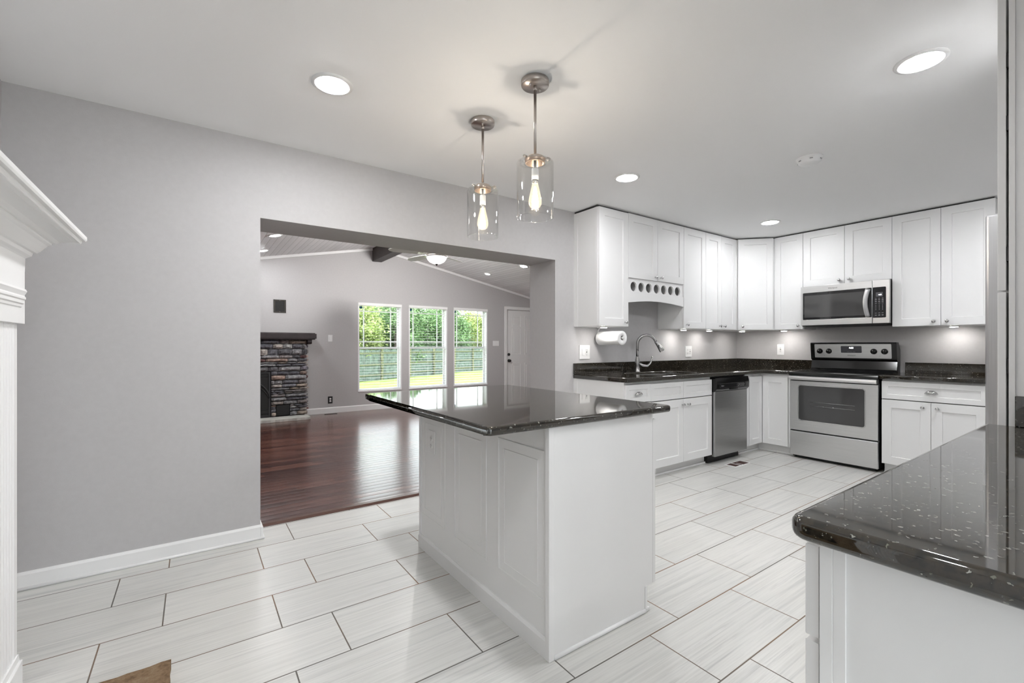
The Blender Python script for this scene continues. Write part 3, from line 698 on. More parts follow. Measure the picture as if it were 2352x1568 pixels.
# paper towel
t = thing('paper_towel_roll', 'white paper towel roll hanging under the left end wall cabinet', 'paper towel', (3.245, 2.835, 1.252))
MB().lathe([(.021, 0), (.063, 0), (.0655, .003), (.0655, .277), (.063, .28), (.021, .28), (.021, 0)], (0, 0, 0), 'y', 44, cap=False).build('roll', 'paper', t)
m = MB(); m.lathe([(.0205, .002), (.0205, .278)], (0, 0, 0), 'y', 24, cap=False); m.build('cardboard_core', simple('grey_cardboard', (.12, .11, .10), .9), t)
t = thing('paper_towel_holder', 'white paper towel holder bar screwed beneath the wall cabinet', 'towel holder', (3.245, 2.82, 1.358))
m = MB(); m.tube([(0, .010, -.106), (0, .320, -.106)], .008, 12); m.lathe([(.001, -.012), (.013, -.012), (.015, -.006), (.013, .002), (.001, .002)], (0, .012, -.106), 'y', 16); m.build('bar', 'plate', t)
m = MB(); m.tube([(0, .320, -.106), (0, .326, -.08), (0, .322, -.03), (0, .30, -.005)], .007, 10); m.box(-.02, .02, .23, .32, -.006, 0, .002); m.build('bracket', 'plate', t)

# puck lights
for x, y, lab in ((3.10, 2.93, 'under the left end wall cabinet above the paper towel'), (4.42, 2.99, 'under the narrow wall cabinet right of the bottle rack'), (4.92, 2.99, 'under the slim double wall cabinet'), (5.48, 2.90, 'under the diagonal corner wall cabinet'), (5.66, 2.50, 'under the wall cabinet left of the microwave'), (5.66, 1.05, 'under the wide wall cabinet right of the microwave')):
    zc = UB - (.004 if x < 3.2 else 0)
    t = thing('puck_light', 'small round puck light ' + lab, 'puck light', (x, y, zc), 0, 'puck lights under the wall cabinets')
    MB().lathe([(.001, 0), (.036, 0), (.034, -.010), (.029, -.011), (.001, -.009)], (0, 0, 0), seg=28).build('housing', 'plate', t)
    MB().lathe([(.001, -.0095), (.028, -.0112), (.027, -.0135), (.001, -.0145)], (0, 0, 0), seg=28).build('lens', 'puck', t)

# ================================================================ DISHWASHER
t = thing('dishwasher', 'stainless dishwasher with a black control strip under the counter', 'dishwasher', (4.206, 2.500, 0))
m = MB(); m.box(.004, .624, .04, .62, .10, .868); m.box(.01, .60, .085, .62, 0, .10); m.build('body', 'blackm', t)
m = MB(); m.box(.008, .620, 0, .035, .078, .722, .004); m.build('door_panel', 'steeld', t)
m = MB(); m.prism([(.0, .724), (-.018, .745), (-.022, .800), (-.010, .858), (.035, .858), (.035, .724)], .004, .626, 'x', .003); cp = m.build('control_panel', 'black', t)
m = MB(); m.box(.06, .56, -.0235, -.018, .758, .80, .002); m.build('handle_recess', 'bglass', cp)
m = MB(); m.box(.25, .40, -.021, -.012, .735, .752, .002); m.build('latch', 'black', cp)
text_mb('Whirlpool', .012, Matrix.Translation((.105, -.0242, .779)) @ FRONT).build('logo', 'legend', cp)
m = MB()
for k in range(6): m.box(.40 + k * .022, .412 + k * .022, -.0242, -.0236, .765 + (k % 2) * .014, .769 + (k % 2) * .014)
m.build('button_legend', 'legend', cp)

# ================================================================ RANGE
t = thing('range_stove', 'freestanding stainless and black electric range with a glass cooktop', 'stove', (5.19, 2.236, 0), R90)
RW = .765
m = MB(); m.box(.002, RW - .002, .03, .60, .03, .875); m.box(.03, RW - .03, .06, .58, 0, .032); m.build('body', 'black', t)
m = MB(); m.box(.004, RW - .004, 0, .03, .032, .283, .004); m.build('storage_drawer', 'steel', t)
wi = rrect(.088, .660, .405, .768, .022)
d = front_slab([(.004, .296), (RW - .004, .296), (RW - .004, .812), (.004, .812)], [wi], 0.0, .030, .002).build('oven_door', 'steel', t)
front_slab(rrect(.080, .668, .397, .776, .030), [rrect(.090, .658, .407, .766, .020)], -.004, .004, .002).build('window_rim', 'chrome', d)
front_slab(wi, [], .006, .012, .0005).build('oven_window', 'oglass', d)
m = MB()
for zz in (.56, .60): m.cyl((.19, .009, zz), (.58, .009, zz), .0012, 6)
m.xf(Matrix.Translation((0, -.0045, 0))); m.build('oven_rack', 'chrome', d)
m = MB(); m.prism([(-.035, .824), (-.040, .840), (-.036, .862), (-.020, .865), (.030, .865), (.030, .824)], .006, RW - .006, 'x', .002); m.build('door_handle', 'steel', d)
m = MB(); m.prism([(-.012, .868), (-.015, .885), (-.010, .902), (.0, .908), (.53, .910), (.53, .868)], -.002, RW + .002, 'x', .003); m.build('cooktop_frame', 'black', t)
m = MB(); m.box(.02, RW - .02, .015, .50, .909, .913, .001); ck = m.build('cooktop_glass', 'bglass', t)
m = MB()
for x, y, r in ((.20, .13, .095), (.56, .13, .075), (.20, .37, .075), (.56, .37, .095)):
    m.lathe([(r, .9132), (r + .002, .9134), (r + .004, .9132)], (x, y, 0), seg=40, cap=False)
m.build('burner_ring', simple('burner_print', (.06, .06, .06), .2), ck)
m = MB(); m.prism([(.475, .912), (.500, .935), (.520, 1.020), (.498, 1.036), (.478, 1.206), (.486, 1.214), (.545, 1.214), (.60, 1.14), (.60, .90), (.475, .90)], .010, .772, 'x', .002); bg_ = m.build('backguard', 'black', t)
# tilt of the control fascia
def fascia(y0, y1):
    return lambda z: y0 + (z - 1.036) / (1.206 - 1.036) * (y1 - y0)
TL = Matrix.Translation((0, .498, 1.036)) @ Matrix.Rotation(math.atan2(.020, .170), 4, 'X') @ Matrix.Translation((0, -.498, -1.036))
q = front_slab(rrect(.052, .732, 1.050, 1.198, .008), [], .4945, .4975, .0008); q.xf(TL); fa = q.build('control_fascia', 'steel', bg_)
q = front_slab(rrect(.303, .487, 1.106, 1.178, .007), [], .4925, .4950, .0006); q.xf(TL); ds = q.build('clock_display', simple('clock_glass', (.05, .05, .06), .1), bg_)
text_mb('4:03', .024, TL @ Matrix.Translation((.397, .4918, 1.158)) @ FRONT, .0003).build('clock_digits', 'digit', ds)
text_mb('Whirlpool', .017, TL @ Matrix.Translation((.395, .4938, 1.078)) @ FRONT, .0003).build('logo', 'logo', fa)
text_mb('BAKE  BROIL  TIMER', .008, TL @ Matrix.Translation((.395, .4918, 1.118)) @ FRONT, .0002).build('button_legend', 'legend', ds)
for x in (.103, .190, .589, .677):
    k = MB(); k.lathe([(.029, 0), (.029, -.003), (.025, -.006), (.023, -.022), (.020, -.025), (.001, -.025)], (x, .494, 1.122), 'y', 28); k.box(x - .005, x + .005, .461, .470, 1.102, 1.142, .002); k.xf(TL); kk = k.build('burner_knob', 'black', bg_)
    k = MB(); k.box(x - .001, x + .001, .4602, .4612, 1.130, 1.140); k.xf(TL); k.build('pointer_mark', 'plate', kk)
m = MB()
for x in (.145, .640): m.lathe([(.001, 0), (.0025, 0), (.0025, -.001), (.001, -.001)], (x, .4942, 1.075), 'y', 10)
m.xf(TL); m.build('indicator_light', 'slot', fa)

# ================================================================ MICROWAVE
t = thing('microwave_oven', 'stainless over-the-range microwave with black glass door', 'microwave', (5.428, 2.224, 1.397), R90)
MW = .770; MH = .420
m = MB(); m.box(.002, MW - .002, .03, .385, 0, MH - .004); m.build('body', 'black', t)
m = MB(); m.box(.03, MW - .03, .05, .385, -.014, 0); m.box(.01, MW - .01, .012, .06, -.008, 0)
m.build('underside_grille', 'blackm', t)
dr = front_slab([(0, .002), (.636, .002), (.636, MH), (0, MH)], [rrect(.020, .655, .060, .352, .010)[0:0] or rrect(.020, .632, .062, .351, .008)], 0, .030, .002).build('door', 'steel', t)
front_slab(rrect(.020, .634, .062, .351, .008), [], .002, .010, .0005).build('door_glass', 'bglass', dr)
front_slab(rrect(.034, .575, .085, .322, .003), [], .0008, .0022, .0002).build('window_screen', simple('microwave_window', (.055, .055, .055), .06, spec=.8), dr)
pts = []
for k in range(13):
    u = k / 12; pts.append((.606 - .016 * math.sin(PI * u), -.014 - .022 * math.sin(PI * u), .066 + .276 * u))
MB().tube(pts, .022, 16, squash=.32).build('door_handle', 'steel', dr)
text_mb('Whirlpool', .020, Matrix.Translation((.300, -.0004, .383)) @ FRONT, .0003).build('logo', 'logo', dr)
cpn = front_slab([(.639, .002), (MW, .002), (MW, MH), (.639, MH)], [], 0, .030, .002).build('control_column', 'steel', t)
front_slab(rrect(.640, .744, .055, .352, .008), [], -.0015, .001, .0005).build('control_panel', 'bglass', cpn)
kp = front_slab(rrect(.665, .719, .258, .302, .002), [], -.0025, -.0010, .0003).build('display', simple('display_grey', (.07, .07, .08), .2), cpn)
text_mb('4:03', .015, Matrix.Translation((.698, -.003, .277)) @ FRONT, .0002).build('display_digits', 'digit', kp)
m = MB(); rws = [.244, .230, .213, .196, .177, .163, .149, .135, .100, .080]
for i, zz in enumerate(rws):
    for cc in range(3):
        wd = .006 if 4 <= i <= 7 else .014
        xx = .665 + cc * .0265; hh = .006 if i in (1, 2, 9) else .003
        if 4 <= i <= 7: hh = .006; wd = .004
        m.box(xx - wd / 2, xx + wd / 2, -.0022, -.0014, zz - hh / 2, zz + hh / 2)
m.build('keypad_legend', 'legend', cpn)

# ================================================================ ISLAND
IX0, IX1, IY0, IY1 = 1.095, 1.690, 1.300, 2.500
t = thing('kitchen_island', 'white kitchen island base with moulded panels under a black top', 'kitchen island', (IX0, IY0, 0))
def LI(m): return m.xf(Matrix.Translation((-IX0, -IY0, 0)))
m = MB(); m.box(IX0, IX1, IY0, IY1, .112, .876, .001); m.box(IX0, 1.635, IY0, IY1, 0, .113); LI(m).build('body', 'island', t)
# door on the far side facing +X
m = MB(); m.box(IX1, IX1 + .004, IY0 + .003, IY1, .115, .85); LI(m).build('shadow_gap', 'gap', t)
for a, b in ((IY0 + .004, 1.898), (1.902, IY1 - .004)):
    m = MB(); m.shaker(0, b - a, .112, .690, 0); m.xf(Matrix.Translation((IX1 + .024, a, 0)) @ Matrix.Rotation(PI / 2, 4, 'Z')); LI(m).build('door', 'cab', t)
    m = MB(); m.shaker(0, b - a, .695, .850, 0, sw=.04); m.xf(Matrix.Translation((IX1 + .024, a, 0)) @ Matrix.Rotation(PI / 2, 4, 'Z')); LI(m).build('drawer_front', 'cab', t)
def picture(y0, y1, z0, z1, inner=True):
    m = MB()
    def ring(a0, a1, c0, c1, w, x):
        m.box(x, IX0, a0 + w, a1 - w, c0, c0 + w, .001); m.box(x, IX0, a0 + w, a1 - w, c1 - w, c1, .001); m.box(x, IX0, a0, a0 + w, c0, c1, .001); m.box(x, IX0, a1 - w, a1, c0, c1, .001)
    ring(y0, y1, z0, z1, .008, IX0 - .0035)
    if inner: ring(y0 + .046, y1 - .046, z0 + .042, z1 - .042, .0045, IX0 - .0022)
    LI(m).build('panel_moulding', 'island', t)
picture(2.174, 2.480, .198, .780); picture(1.758, 2.070, .198, .780); picture(1.335, 1.662, .202, .780)
m = MB(); m.prism([(IX0, 0), (IX0 - .012, 0), (IX0 - .012, .066), (IX0 - .004, .076), (IX0, .076)], IY0 + .02, IY1, 'y'); LI(m).build('baseboard', 'island', t)
m = MB(); m.box(IX0 - .014, IX0 + .012, IY0 - .004, IY0 + .020, 0, .876, .002); m.box(IX0 - .006, IX0, IY0 + .02, IY0 + .034, .076, .876, .001); LI(m).build('corner_trim', 'island', t); m = MB(); m.box(IX0 - .006, IX0 + .003, IY1 - .016, IY1 + .004, 0, .876, .001); LI(m).build('corner_trim', 'island', t)
m = MB(); m.tube([(IX0 + .012, IY0 - .001, .008), (1.635, IY0 - .001, .008)], .009, 10); LI(m).build('shoe_moulding', 'trim', t)
m = MB(); m.box(1.636, 1.650, IY0 - .002, IY0 + .012, .0, .114, .001); m.box(1.640, 1.665, IY0 - .004, IY0 + .010, 0, .018, .004); LI(m).build('toe_kick_end', 'trim', t)
s = slab([(0.802, 2.60), (.802, 1.290)] + rcorner(.822, 1.300, .02, PI)[1:] + rcorner(1.785, 1.300, .02, 1.5 * PI) + rcorner(1.785, 2.590, .02, 0) + rcorner(.822, 2.590, .02, PI / 2), [], .8765, .908, .011)
tag(s.build('island_countertop', 'granite'), 'black granite island top overhanging the panelled side', 'countertop')
# island outlet
def outlet(loc, rz, w, h, label, kind='duplex', mat='plate', face='plate', name='wall_outlet', group=None, cat='outlet', parent=None):
    t = thing(name, label, cat, loc, rz, group)
    MB().box(-w / 2, w / 2, -.006, 0, -h / 2, h / 2, .0025).build('cover_plate', mat, t)
    n = 2 if w > .1 else 1
    for g in range(n):
        cx = 0 if n == 1 else (-.023 if g == 0 else .023)
        kd = kind if isinstance(kind, str) else kind[g]
        if kd == 'rocker':
            m = MB(); m.box(cx - .0165, cx + .0165, -.008, -.005, -.033, .033, .001); m.build('rocker', face, t)
            m = MB(); m.box(cx - .012, cx + .012, -.0095, -.007, -.028, .028, .001); m.build('rocker_pad', face, t)
        elif kd == 'toggle':
            m = MB(); m.box(cx - .005, cx + .005, -.014, -.005, -.011, .011, .002); m.build('toggle', face, t)
        else:
            for s in (-1, 1):
                if kd == 'duplex':
                    m = MB(); m.lathe([(.0165, -.005), (.0165, -.0085), (.001, -.0085)], (cx, 0, s * .0195), 'y', 20); r = m.build('receptacle', face, t)
                else:
                    m = MB(); m.box(cx - .0165, cx + .0165, -.008, -.005, s * .0185 - .014, s * .0185 + .014, .001); r = m.build('receptacle', face, t)
                m = MB()
                for q in (-.006, .006): m.box(cx + q - .001, cx + q + .001, -.0092, -.0080, s * .0195 - .002, s * .0195 + .006)
                m.box(cx - .002, cx + .002, -.0092, -.008, s * .0195 - .011, s * .0195 - .007)
                m.build('slot', 'slot', r)
            if kd == 'gfci':
                m = MB(); m.box(cx - .006, cx + .006, -.009, -.006, -.004, .004); m.build('test_button', 'slot', t)
    return t
outlet((IX0 - .001, 2.330, .643), PI / 2 * 3, .082, .126, 'white outlet on the panelled side of the island')
outlet((3.072, WA, 1.118), 0, .136, .134, 'white double wall plate with switch and outlet left of the faucet', ('rocker', 'gfci'))
outlet((4.758, WA, 1.111), 0, .124, .127, 'white double outlet plate on the wall between faucet and corner', ('block', 'gfci'))
outlet((WB, 2.610, 1.133), R90, .078, .128, 'white outlet on the wall left of the range', 'gfci')
outlet((1.950, FY, .229), 0, .077, .125, 'black wall outlet plate low on the living room wall', 'duplex', 'blackm', 'plate')
outlet((1.950, FY, 1.307), 0, .072, .116, 'white rocker switch on the wall right of the stone fireplace', 'rocker', name='light_switch', cat='light switch')
outlet((5.407, FY, 1.227), 0, .159, .112, 'wide white switch plate beside the living room door', ('rocker', 'toggle'), name='light_switch', cat='light switch')

# ================================================================ PENINSULA, TALL CABINET, FRIDGE
PX0, PX1 = 0.785, 2.278
t = thing('peninsula_cabinet', 'white peninsula base cabinet at the lower right, seen from its plain end', 'cabinet', (PX1, .335, 0), PI)
PW = PX1 - .825; b = MB(); b.box(0, PW - .004, .0225, .655, .10, .872, .001); b.box(0, PW - .004, .09, .655, 0, .101)
b.build('body', 'cab', t)
b = MB(); b.box(PW - .019, PW, .024, .0425, .10, .872, .001); b.box(PW - .004, PW - .0005, .0425, .060, .10, .872, .001); b.build('face_frame', 'cab', t)
for i, (z0, z1) in enumerate(((.705, .854), (.405, .696), (.105, .396))):
    for k in range(3):
        a = .004 + k * (PW - .006) / 3; c = a + (PW - .006) / 3 - .006
        m = MB(); m.shaker(a, c, z0, z1, sw=.045); f = m.build('drawer_front', 'cab', t)
        cup_pull(f, (a + c) / 2, (z0 + z1) / 2)
ct = thing('peninsula_countertop', 'large black speckled granite countertop in the right foreground', 'countertop', (PX0, -.348, .8725))
s = slab([(x - PX0, y + .348) for x, y in [(PX0, .315), (PX0, -.346), (PX1, -.346), (PX1, .345)] + rcorner(PX0 + .03, .315, .03, PI / 2)[0:-1]], [], 0, .037, .013)
s.build('slab', 'granite', ct)
m = MB(); m.box(PX1 - PX0 - .020, PX1 - PX0, .02, .618, .0372, .140, .002); m.build('backsplash', 'granite', ct)
# tall pantry cabinet facing the kitchen (+Y), side towards the camera
t = thing('pantry_cabinet', 'tall white pantry cabinet at the right edge of the picture', 'cabinet', (2.888, .3135, 0), PI)
w_ = 2.888 - 2.283
b = MB(); b.box(0, w_ - .006, .042, .655, .0, 2.43, .001); b.build('body', 'cab', t)
b = MB(); b.box(w_ - .03, w_, .0265, .042, 0, 2.43, .001); b.box(0, .03, .0265, .042, 0, 2.43, .001); b.box(.03, w_ - .03, .0270, .042, 1.35, 1.39); b.build('face_frame', 'cab', t)
for z0, z1 in ((.10, 1.366), (1.373, 2.42)):
    for a, c in ((.004, w_ / 2 - .002), (w_ / 2 + .002, w_ - .001)):
        m = MB(); m.shaker(a, c, z0, z1); f = m.build('door', 'cab', t)
        knob(f, (c - .03 if a < .1 else a + .03), z0 + .05 if z0 > 1 else z1 - .05)
        if a > .1:
            for zz in (z0 + .10, z1 - .28, z0 + .55):
                q = MB(); q.box(w_ - .028, w_ - .004, .0195, .027, zz, zz + .05, .001); q.build('hinge', 'blackm', f)
# fridge
t = thing('refrigerator', 'stainless refrigerator beyond the tall pantry cabinet, seen side-on', 'refrigerator', (3.815, .438, 0), PI)
FW = 3.815 - 2.905
m = MB(); m.box(0, FW, .075, .76, .03, 1.75, .004); m.box(.05, FW - .05, .09, .7, 0, .03); m.build('body', simple('fridge_side_grey', (.35, .35, .36), .4, .6), t)
for a, c in ((0.002, FW / 2 - .002), (FW / 2 + .002, FW - .0)):
    m = MB(); m.box(a, c, 0, .068, .70, 1.768, .012, 3); f = m.build('door', 'steelv', t)
    xx = c - .05 if a < .1 else a + .05
    m = MB(); m.tube([(xx, .0, .80), (xx, -.045, .84), (xx, -.045, 1.60), (xx, .0, 1.64)], .011, 12); m.build('handle', 'steel', f)
m = MB(); m.box(0.002, FW, 0, .068, .05, .69, .012, 3); f = m.build('freezer_drawer', 'steelv', t)
m = MB(); m.tube([(.1, .0, .60), (.12, -.045, .60), (FW - .12, -.045, .60), (FW - .1, .0, .60)], .011, 12); m.build('handle', 'steel', f)

# floor register in the kitchen
t = thing('floor_register', 'white floor register with dark brown openings before the dishwasher', 'floor vent', (4.30, 2.335, 0))
m = MB(); m.box(.016, .274, 0, .012, 0, .003); m.box(.016, .274, .108, .12, 0, .003); m.box(0, .016, 0, .12, 0, .003); m.box(.274, .29, 0, .12, 0, .003); m.box(.10, .114, .012, .108, 0, .0032); m.box(.150, .158, .012, .08, 0, .0032); m.build('frame', 'plate', t)
m = MB(); m.box(.016, .274, .012, .108, 0, .0015); m.build('louvre_opening', 'vent_brown', t)
t = thing('floor_register', 'small dark floor register in the hardwood below the black outlet', 'floor vent', (1.93, 8.17, 0))
m = MB(); m.box(-.10, .10, -.03, .03, 0, .004, .001); m.build('frame', 'bronze', t)
m = MB()
for k in range(9): m.box(-.085 + k * .02, -.078 + k * .02, -.02, .02, .0035, .0045)
m.build('slot', 'slot', t)

# ================================================================ LEFT MANTEL (kitchen fireplace)
t = thing('fireplace_mantel', 'white moulded wooden fireplace mantel with crown shelf at the left edge', 'fireplace mantel', (-.749, 1.36, 0))
ox, oy = -.749, 1.36
FXm, ye, ys = -.483, 2.270, .45
prof = [(0, 1.440), (.001, 1.486), (.006, 1.491), (.014, 1.497), (.017, 1.509), (.025, 1.5105), (.032, 1.518), (.040, 1.531), (.048, 1.543), (.057, 1.549), (.057, 1.556), (.066, 1.557), (.075, 1.565), (.090, 1.571), (.105, 1.577), (.117, 1.579), (.124, 1.575), (.127, 1.579), (.128, 1.586), (.137, 1.588), (.140, 1.594), (.140, 1.606)]
b2 = bmesh.new()
def mring(a, z): return [b2.verts.new((-.749, ye + a, z)), b2.verts.new((FXm + a, ye + a, z)), b2.verts.new((FXm + a, ys - a, z)), b2.verts.new((-.749, ys - a, z))]
rs = [mring(a, z) for a, z in prof]
for k in range(len(rs) - 1):
    for i in range(3): b2.faces.new((rs[k][i], rs[k][i + 1], rs[k + 1][i + 1], rs[k + 1][i]))
b2.faces.new(rs[-1]); b2.faces.new(rs[0]); bmesh.ops.recalc_face_normals(b2, faces=b2.faces)
def LM(m): return m.xf(Matrix.Translation((-ox, -oy, 0)))
m = MB(); m.merge(b2); LM(m).build('crown_shelf', 'trim', t)
m = MB(); m.box(-.749, FXm, ys, ye, 1.258, 1.45, .001)
fr = LM(m).build('frieze', 'trim', t)
m = MB(); m.prism([(FXm, 1.312), (FXm + .004, 1.314), (FXm + .005, 1.322), (FXm + .009, 1.326), (FXm + .009, 1.336), (FXm + .013, 1.340), (FXm + .013, 1.346), (FXm + .009, 1.352), (FXm + .016, 1.366), (FXm + .013, 1.374), (FXm, 1.376)], ys + .05, ye - .048, 'y'); LM(m).build('panel_moulding', 'trim', fr)
for a, b_, inn in ((2.020, 2.252, 1), (.47, .70, 0)):
    m = MB(); n = 7; X1 = -.498; wid = b_ - a
    pts = [(-.749, a), (X1, a)]
    for k in range(n):
        c0 = a + .022 + k * (wid - .044) / n; c1 = c0 + (wid - .044) / n * .62
        pts += [(X1, c0), (X1 - .005, c0 + .004), (X1 - .005, c1 - .004), (X1, c1)]
    pts += [(X1, b_), (-.749, b_)]
    m.prism(pts, .12, 1.258, 'z'); LM(m).build('pilaster', 'trim', t)
    m = MB(); m.box(-.749, X1 + .012, a - .008, b_ + .008, 0, .095, .002); m.prism([(a - .008, .095), (b_ + .008, .095), (b_, .12), (a, .12)], -.749, X1 + .004, 'x'); LM(m).build('plinth', 'trim', t)
m = MB(); m.box(-.749, -.60, .70, 2.02, .90, 1.258); m.box(-.749, -.60, .70, .93, 0, .90); m.box(-.749, -.60, 1.79, 2.02, 0, .90); LM(m).build('stone_surround', 'slate', t)
m = MB(); m.box(-.748, -.735, .93, 1.79, 0, .90); LM(m).build('firebox', 'fire', t)
# hearth slab on the floor
b2 = bmesh.new(); rnd = random.Random(3)
def edge_pts():
    pts = []
    P = [(-.735, .62), (-.06, .62), (-.068, 2.066), (-.488, 2.062), (-.488, 2.004), (-.735, 2.004)]
    for i in range(len(P)):
        a, b_ = Vector(P[i]), Vector(P[(i + 1) % len(P)]); n = max(2, int((b_ - a).length / .03))
        for k in range(n):
            q = a.lerp(b_, k / n); j = .006 if (i in (1, 2) and k) else 0
            pts.append((q.x + rnd.uniform(-j, j), q.y + rnd.uniform(-j, j)))
    return pts
EP = edge_pts(); m = MB(); m.prism(EP, 0.0, .038, 'z')
tag(m.build('hearth_slab', 'slate'), 'rough-edged brown stone hearth slab on the tile at the lower left', 'hearth')

# ================================================================ LIVING ROOM
# stone fireplace
SY = 8.10
t = thing('stone_fireplace', 'grey and brown stacked ledge stone fireplace on the living room wall', 'fireplace', (.5, FY, 0))
rnd = random.Random(11)
pal = [(.16, .16, .18), (.22, .22, .23), (.12, .12, .14), (.28, .28, .28), (.34, .31, .29), (.27, .20, .17), (.13, .07, .07), (.30, .25, .21), (.19, .18, .21), (.10, .10, .11), (.21, .19, .19), (.26, .26, .27), (.15, .15, .17), (.20, .20, .21)]
b2 = bmesh.new(); cl = b2.loops.layers.float_color.new('stone')
holes = [(-.02, 1.005, .045, .765), (1.078, 1.277, .045, .226)]
def stone(x0, x1, z0, z1, yb, axis='front'):
    dep = rnd.uniform(.0, .035); g = .004; col = rnd.choice(pal); k = rnd.uniform(.85, 1.45)
    nx = max(2, int((x1 - x0) / .035)); nz = 3; vs = {}
    for i in range(nx + 1):
        for j in range(nz + 1):
            u, v = i / nx, j / nz
            ed = (i in (0, nx)) or (j in (0, nz))
            x = x0 + g + (x1 - x0 - 2 * g) * u; z = z0 + g + (z1 - z0 - 2 * g) * v
            if i in (0, nx) and j in (0, nz): z += .006 * (1 if j == 0 else -1)
            y = (yb - dep * .35 + rnd.uniform(0, .004)) if ed else yb - dep - .012 - rnd.uniform(0, .010)
            z += rnd.uniform(-.003, .003)
            vs[i, j] = b2.verts.new((x, y, z) if axis == 'front' else (1.528 - (y - yb), x, z))
    fs = []
    for i in range(nx):
        for j in range(nz): fs.append(b2.faces.new((vs[i, j], vs[i + 1, j], vs[i + 1, j + 1], vs[i, j + 1])))
    per = [(i, 0) for i in range(nx)] + [(nx, j) for j in range(nz)] + [(i, nz) for i in range(nx, 0, -1)] + [(0, j) for j in range(nz, 0, -1)]
    bk = {}
    for q in per:
        c = vs[q].co; bk[q] = b2.verts.new((c.x, yb + .03, c.z) if axis == 'front' else (1.50, c.y, c.z))
    for a in range(len(per)):
        q, r = per[a], per[(a + 1) % len(per)]; fs.append(b2.faces.new((vs[q], bk[q], bk[r], vs[r])))
    for f in fs:
        for l in f.loops: l[cl] = (min(1, col[0] * k), min(1, col[1] * k), min(1, col[2] * k), 1)
z = .045
while z < 1.272:
    h = min(rnd.choice([.030, .042, .055, .065, .08, .10]), 1.275 - z)
    if 1.275 - (z + h) < .02: h = 1.275 - z
    for (hz) in (.226, .765):
        if z < hz < z + h: h = hz - z
    if h < .012: h = .02
    x = -.50
    while x < 1.528:
        ln = rnd.uniform(.08, .34); x1 = min(x + ln, 1.528)
        if 1.528 - x1 < .05: x1 = 1.528
        segs = [(x, x1)]
        for hx0, hx1, hz0, hz1 in holes:
            if z + h > hz0 + .003 and z < hz1 - .003:
                ns = []
                for a, c in segs:
                    if c <= hx0 or a >= hx1: ns.append((a, c))
                    else:
                        if a < hx0 - .02: ns.append((a, hx0))
                        if c > hx1 + .02: ns.append((hx1, c))
                        elif c > hx1: pass
                segs = ns
        for a, c in segs:
            if c - a > .015: stone(a, c + (rnd.uniform(0, .02) if c > 1.52 else 0), z, z + h, SY)
        x = x1
    for a, c in ((SY, SY + .09), (SY + .09, FY)): stone(a, c, z, z + h, 0.0, 'side')
    z += h
bmesh.ops.recalc_face_normals(b2, faces=b2.faces)
me = bpy.data.meshes.new('stone_veneer'); b2.to_mesh(me); b2.free(); me.transform(Matrix.Translation((-.5, -FY, 0)))
me.materials.append(MAT['stone']); o = bpy.data.objects.new('stone_veneer', me); COL.objects.link(o); o.parent = t
def LF(m): return m.xf(Matrix.Translation((-.5, -FY, 0)))
m = MB(); m.box(-.5, -.02, SY + .012, FY, .0, 1.27); m.box(-.02, 1.005, SY + .012, FY, .77, 1.27); m.box(1.005, 1.50, SY + .012, FY, .23, 1.27); m.box(1.005, 1.075, SY + .012, FY, 0, .24); m.box(1.28, 1.50, SY + .012, FY, 0, .24)
LF(m).build('mortar_core', simple('dark_mortar', (.06, .06, .06), .9), t)
m = MB(); m.box(-.02, 1.005, FY - .02, FY - .001, 0, .77); m.box(1.075, 1.28, SY + .12, FY, 0, .235); LF(m).build('firebox', 'fire', t)
m = MB(); m.box(1.082, 1.273, SY + .005, SY + .018, .05, .222, .001)
for k in range(8): m.box(1.085, 1.27, SY - .001, SY + .006, .055 + k * .02, .06 + k * .02)
LF(m).build('air_vent', 'blackm', t)
# fireplace screen doors
t = thing('fireplace_screen', 'black iron fireplace screen with an arched bar in the stone opening', 'fireplace screen', (.49, SY - .01, .045))
m = MB(); m.frame(-.50, .505, 0, .02, 0, .715, .025, .030, .025); m.box(-.012, .012, 0, .0195, .031, .689); m.build('frame', 'iron', t)
m = MB()
for x in (.37, .245, .12, -.12, -.245, -.37): m.cyl((x, .008, .03), (x, .008, .70), .0045, 8)
for z in (.06, .12, .64): m.cyl((-.49, .008, z), (.49, .008, z), .004, 8)
for zz, rr in ((.63, .012), (.57, .006)): m.tube([(.49 * math.sin(a), .006, zz - .33 * (1 - math.cos(a))) for a in [(-1 + k / 12) * PI / 2 for k in range(25)]], rr, 8)
m.build('screen_bars', 'iron', t)
m = MB(); m.box(-.48, .48, .014, .016, .02, .70); m.build('mesh_screen', simple('screen_mesh', (.008, .008, .008), .6), t)
# mantel beam
t = thing('mantel_beam', 'dark espresso wooden mantel beam above the stone fireplace', 'mantel shelf', (.5, 8.0, 1.277))
m = MB(); m.box(-1.15, 1.145, 0, .298, .0, .112, .006); m.box(-1.165, 1.165, -.008, .298, .018, .098, .004); m.build('beam', 'mantelwood', t)
for x in (1.032, -1.10):
    m = MB(); m.prism([(.295, 0), (.02, 0), (.02, -.045), (.04, -.070), (.295, -.076)], x - .0, x + .066, 'x', .004); m.build('corbel', 'mantelwood', t)
# hearth
rnd = random.Random(5); P = [(-.6, FY - .203), (-.6, 7.77), (1.50, 7.755), (1.530, 7.80), (1.522, FY - .24), (1.522, FY - .001)]
m = MB(); pts = []
for x in [i * .06 - .6 for i in range(35)]: pts.append((x, 7.76 + rnd.uniform(-.015, .012)))
pts += [(1.50, 7.765), (1.535, 7.82), (1.530, 8.06), (-.6, 8.06)]
m.prism(pts, 0, .044, 'z', .004)
tag(m.build('hearth_slab', 'hearth'), 'pale limestone hearth slab under the stacked stone fireplace', 'hearth')
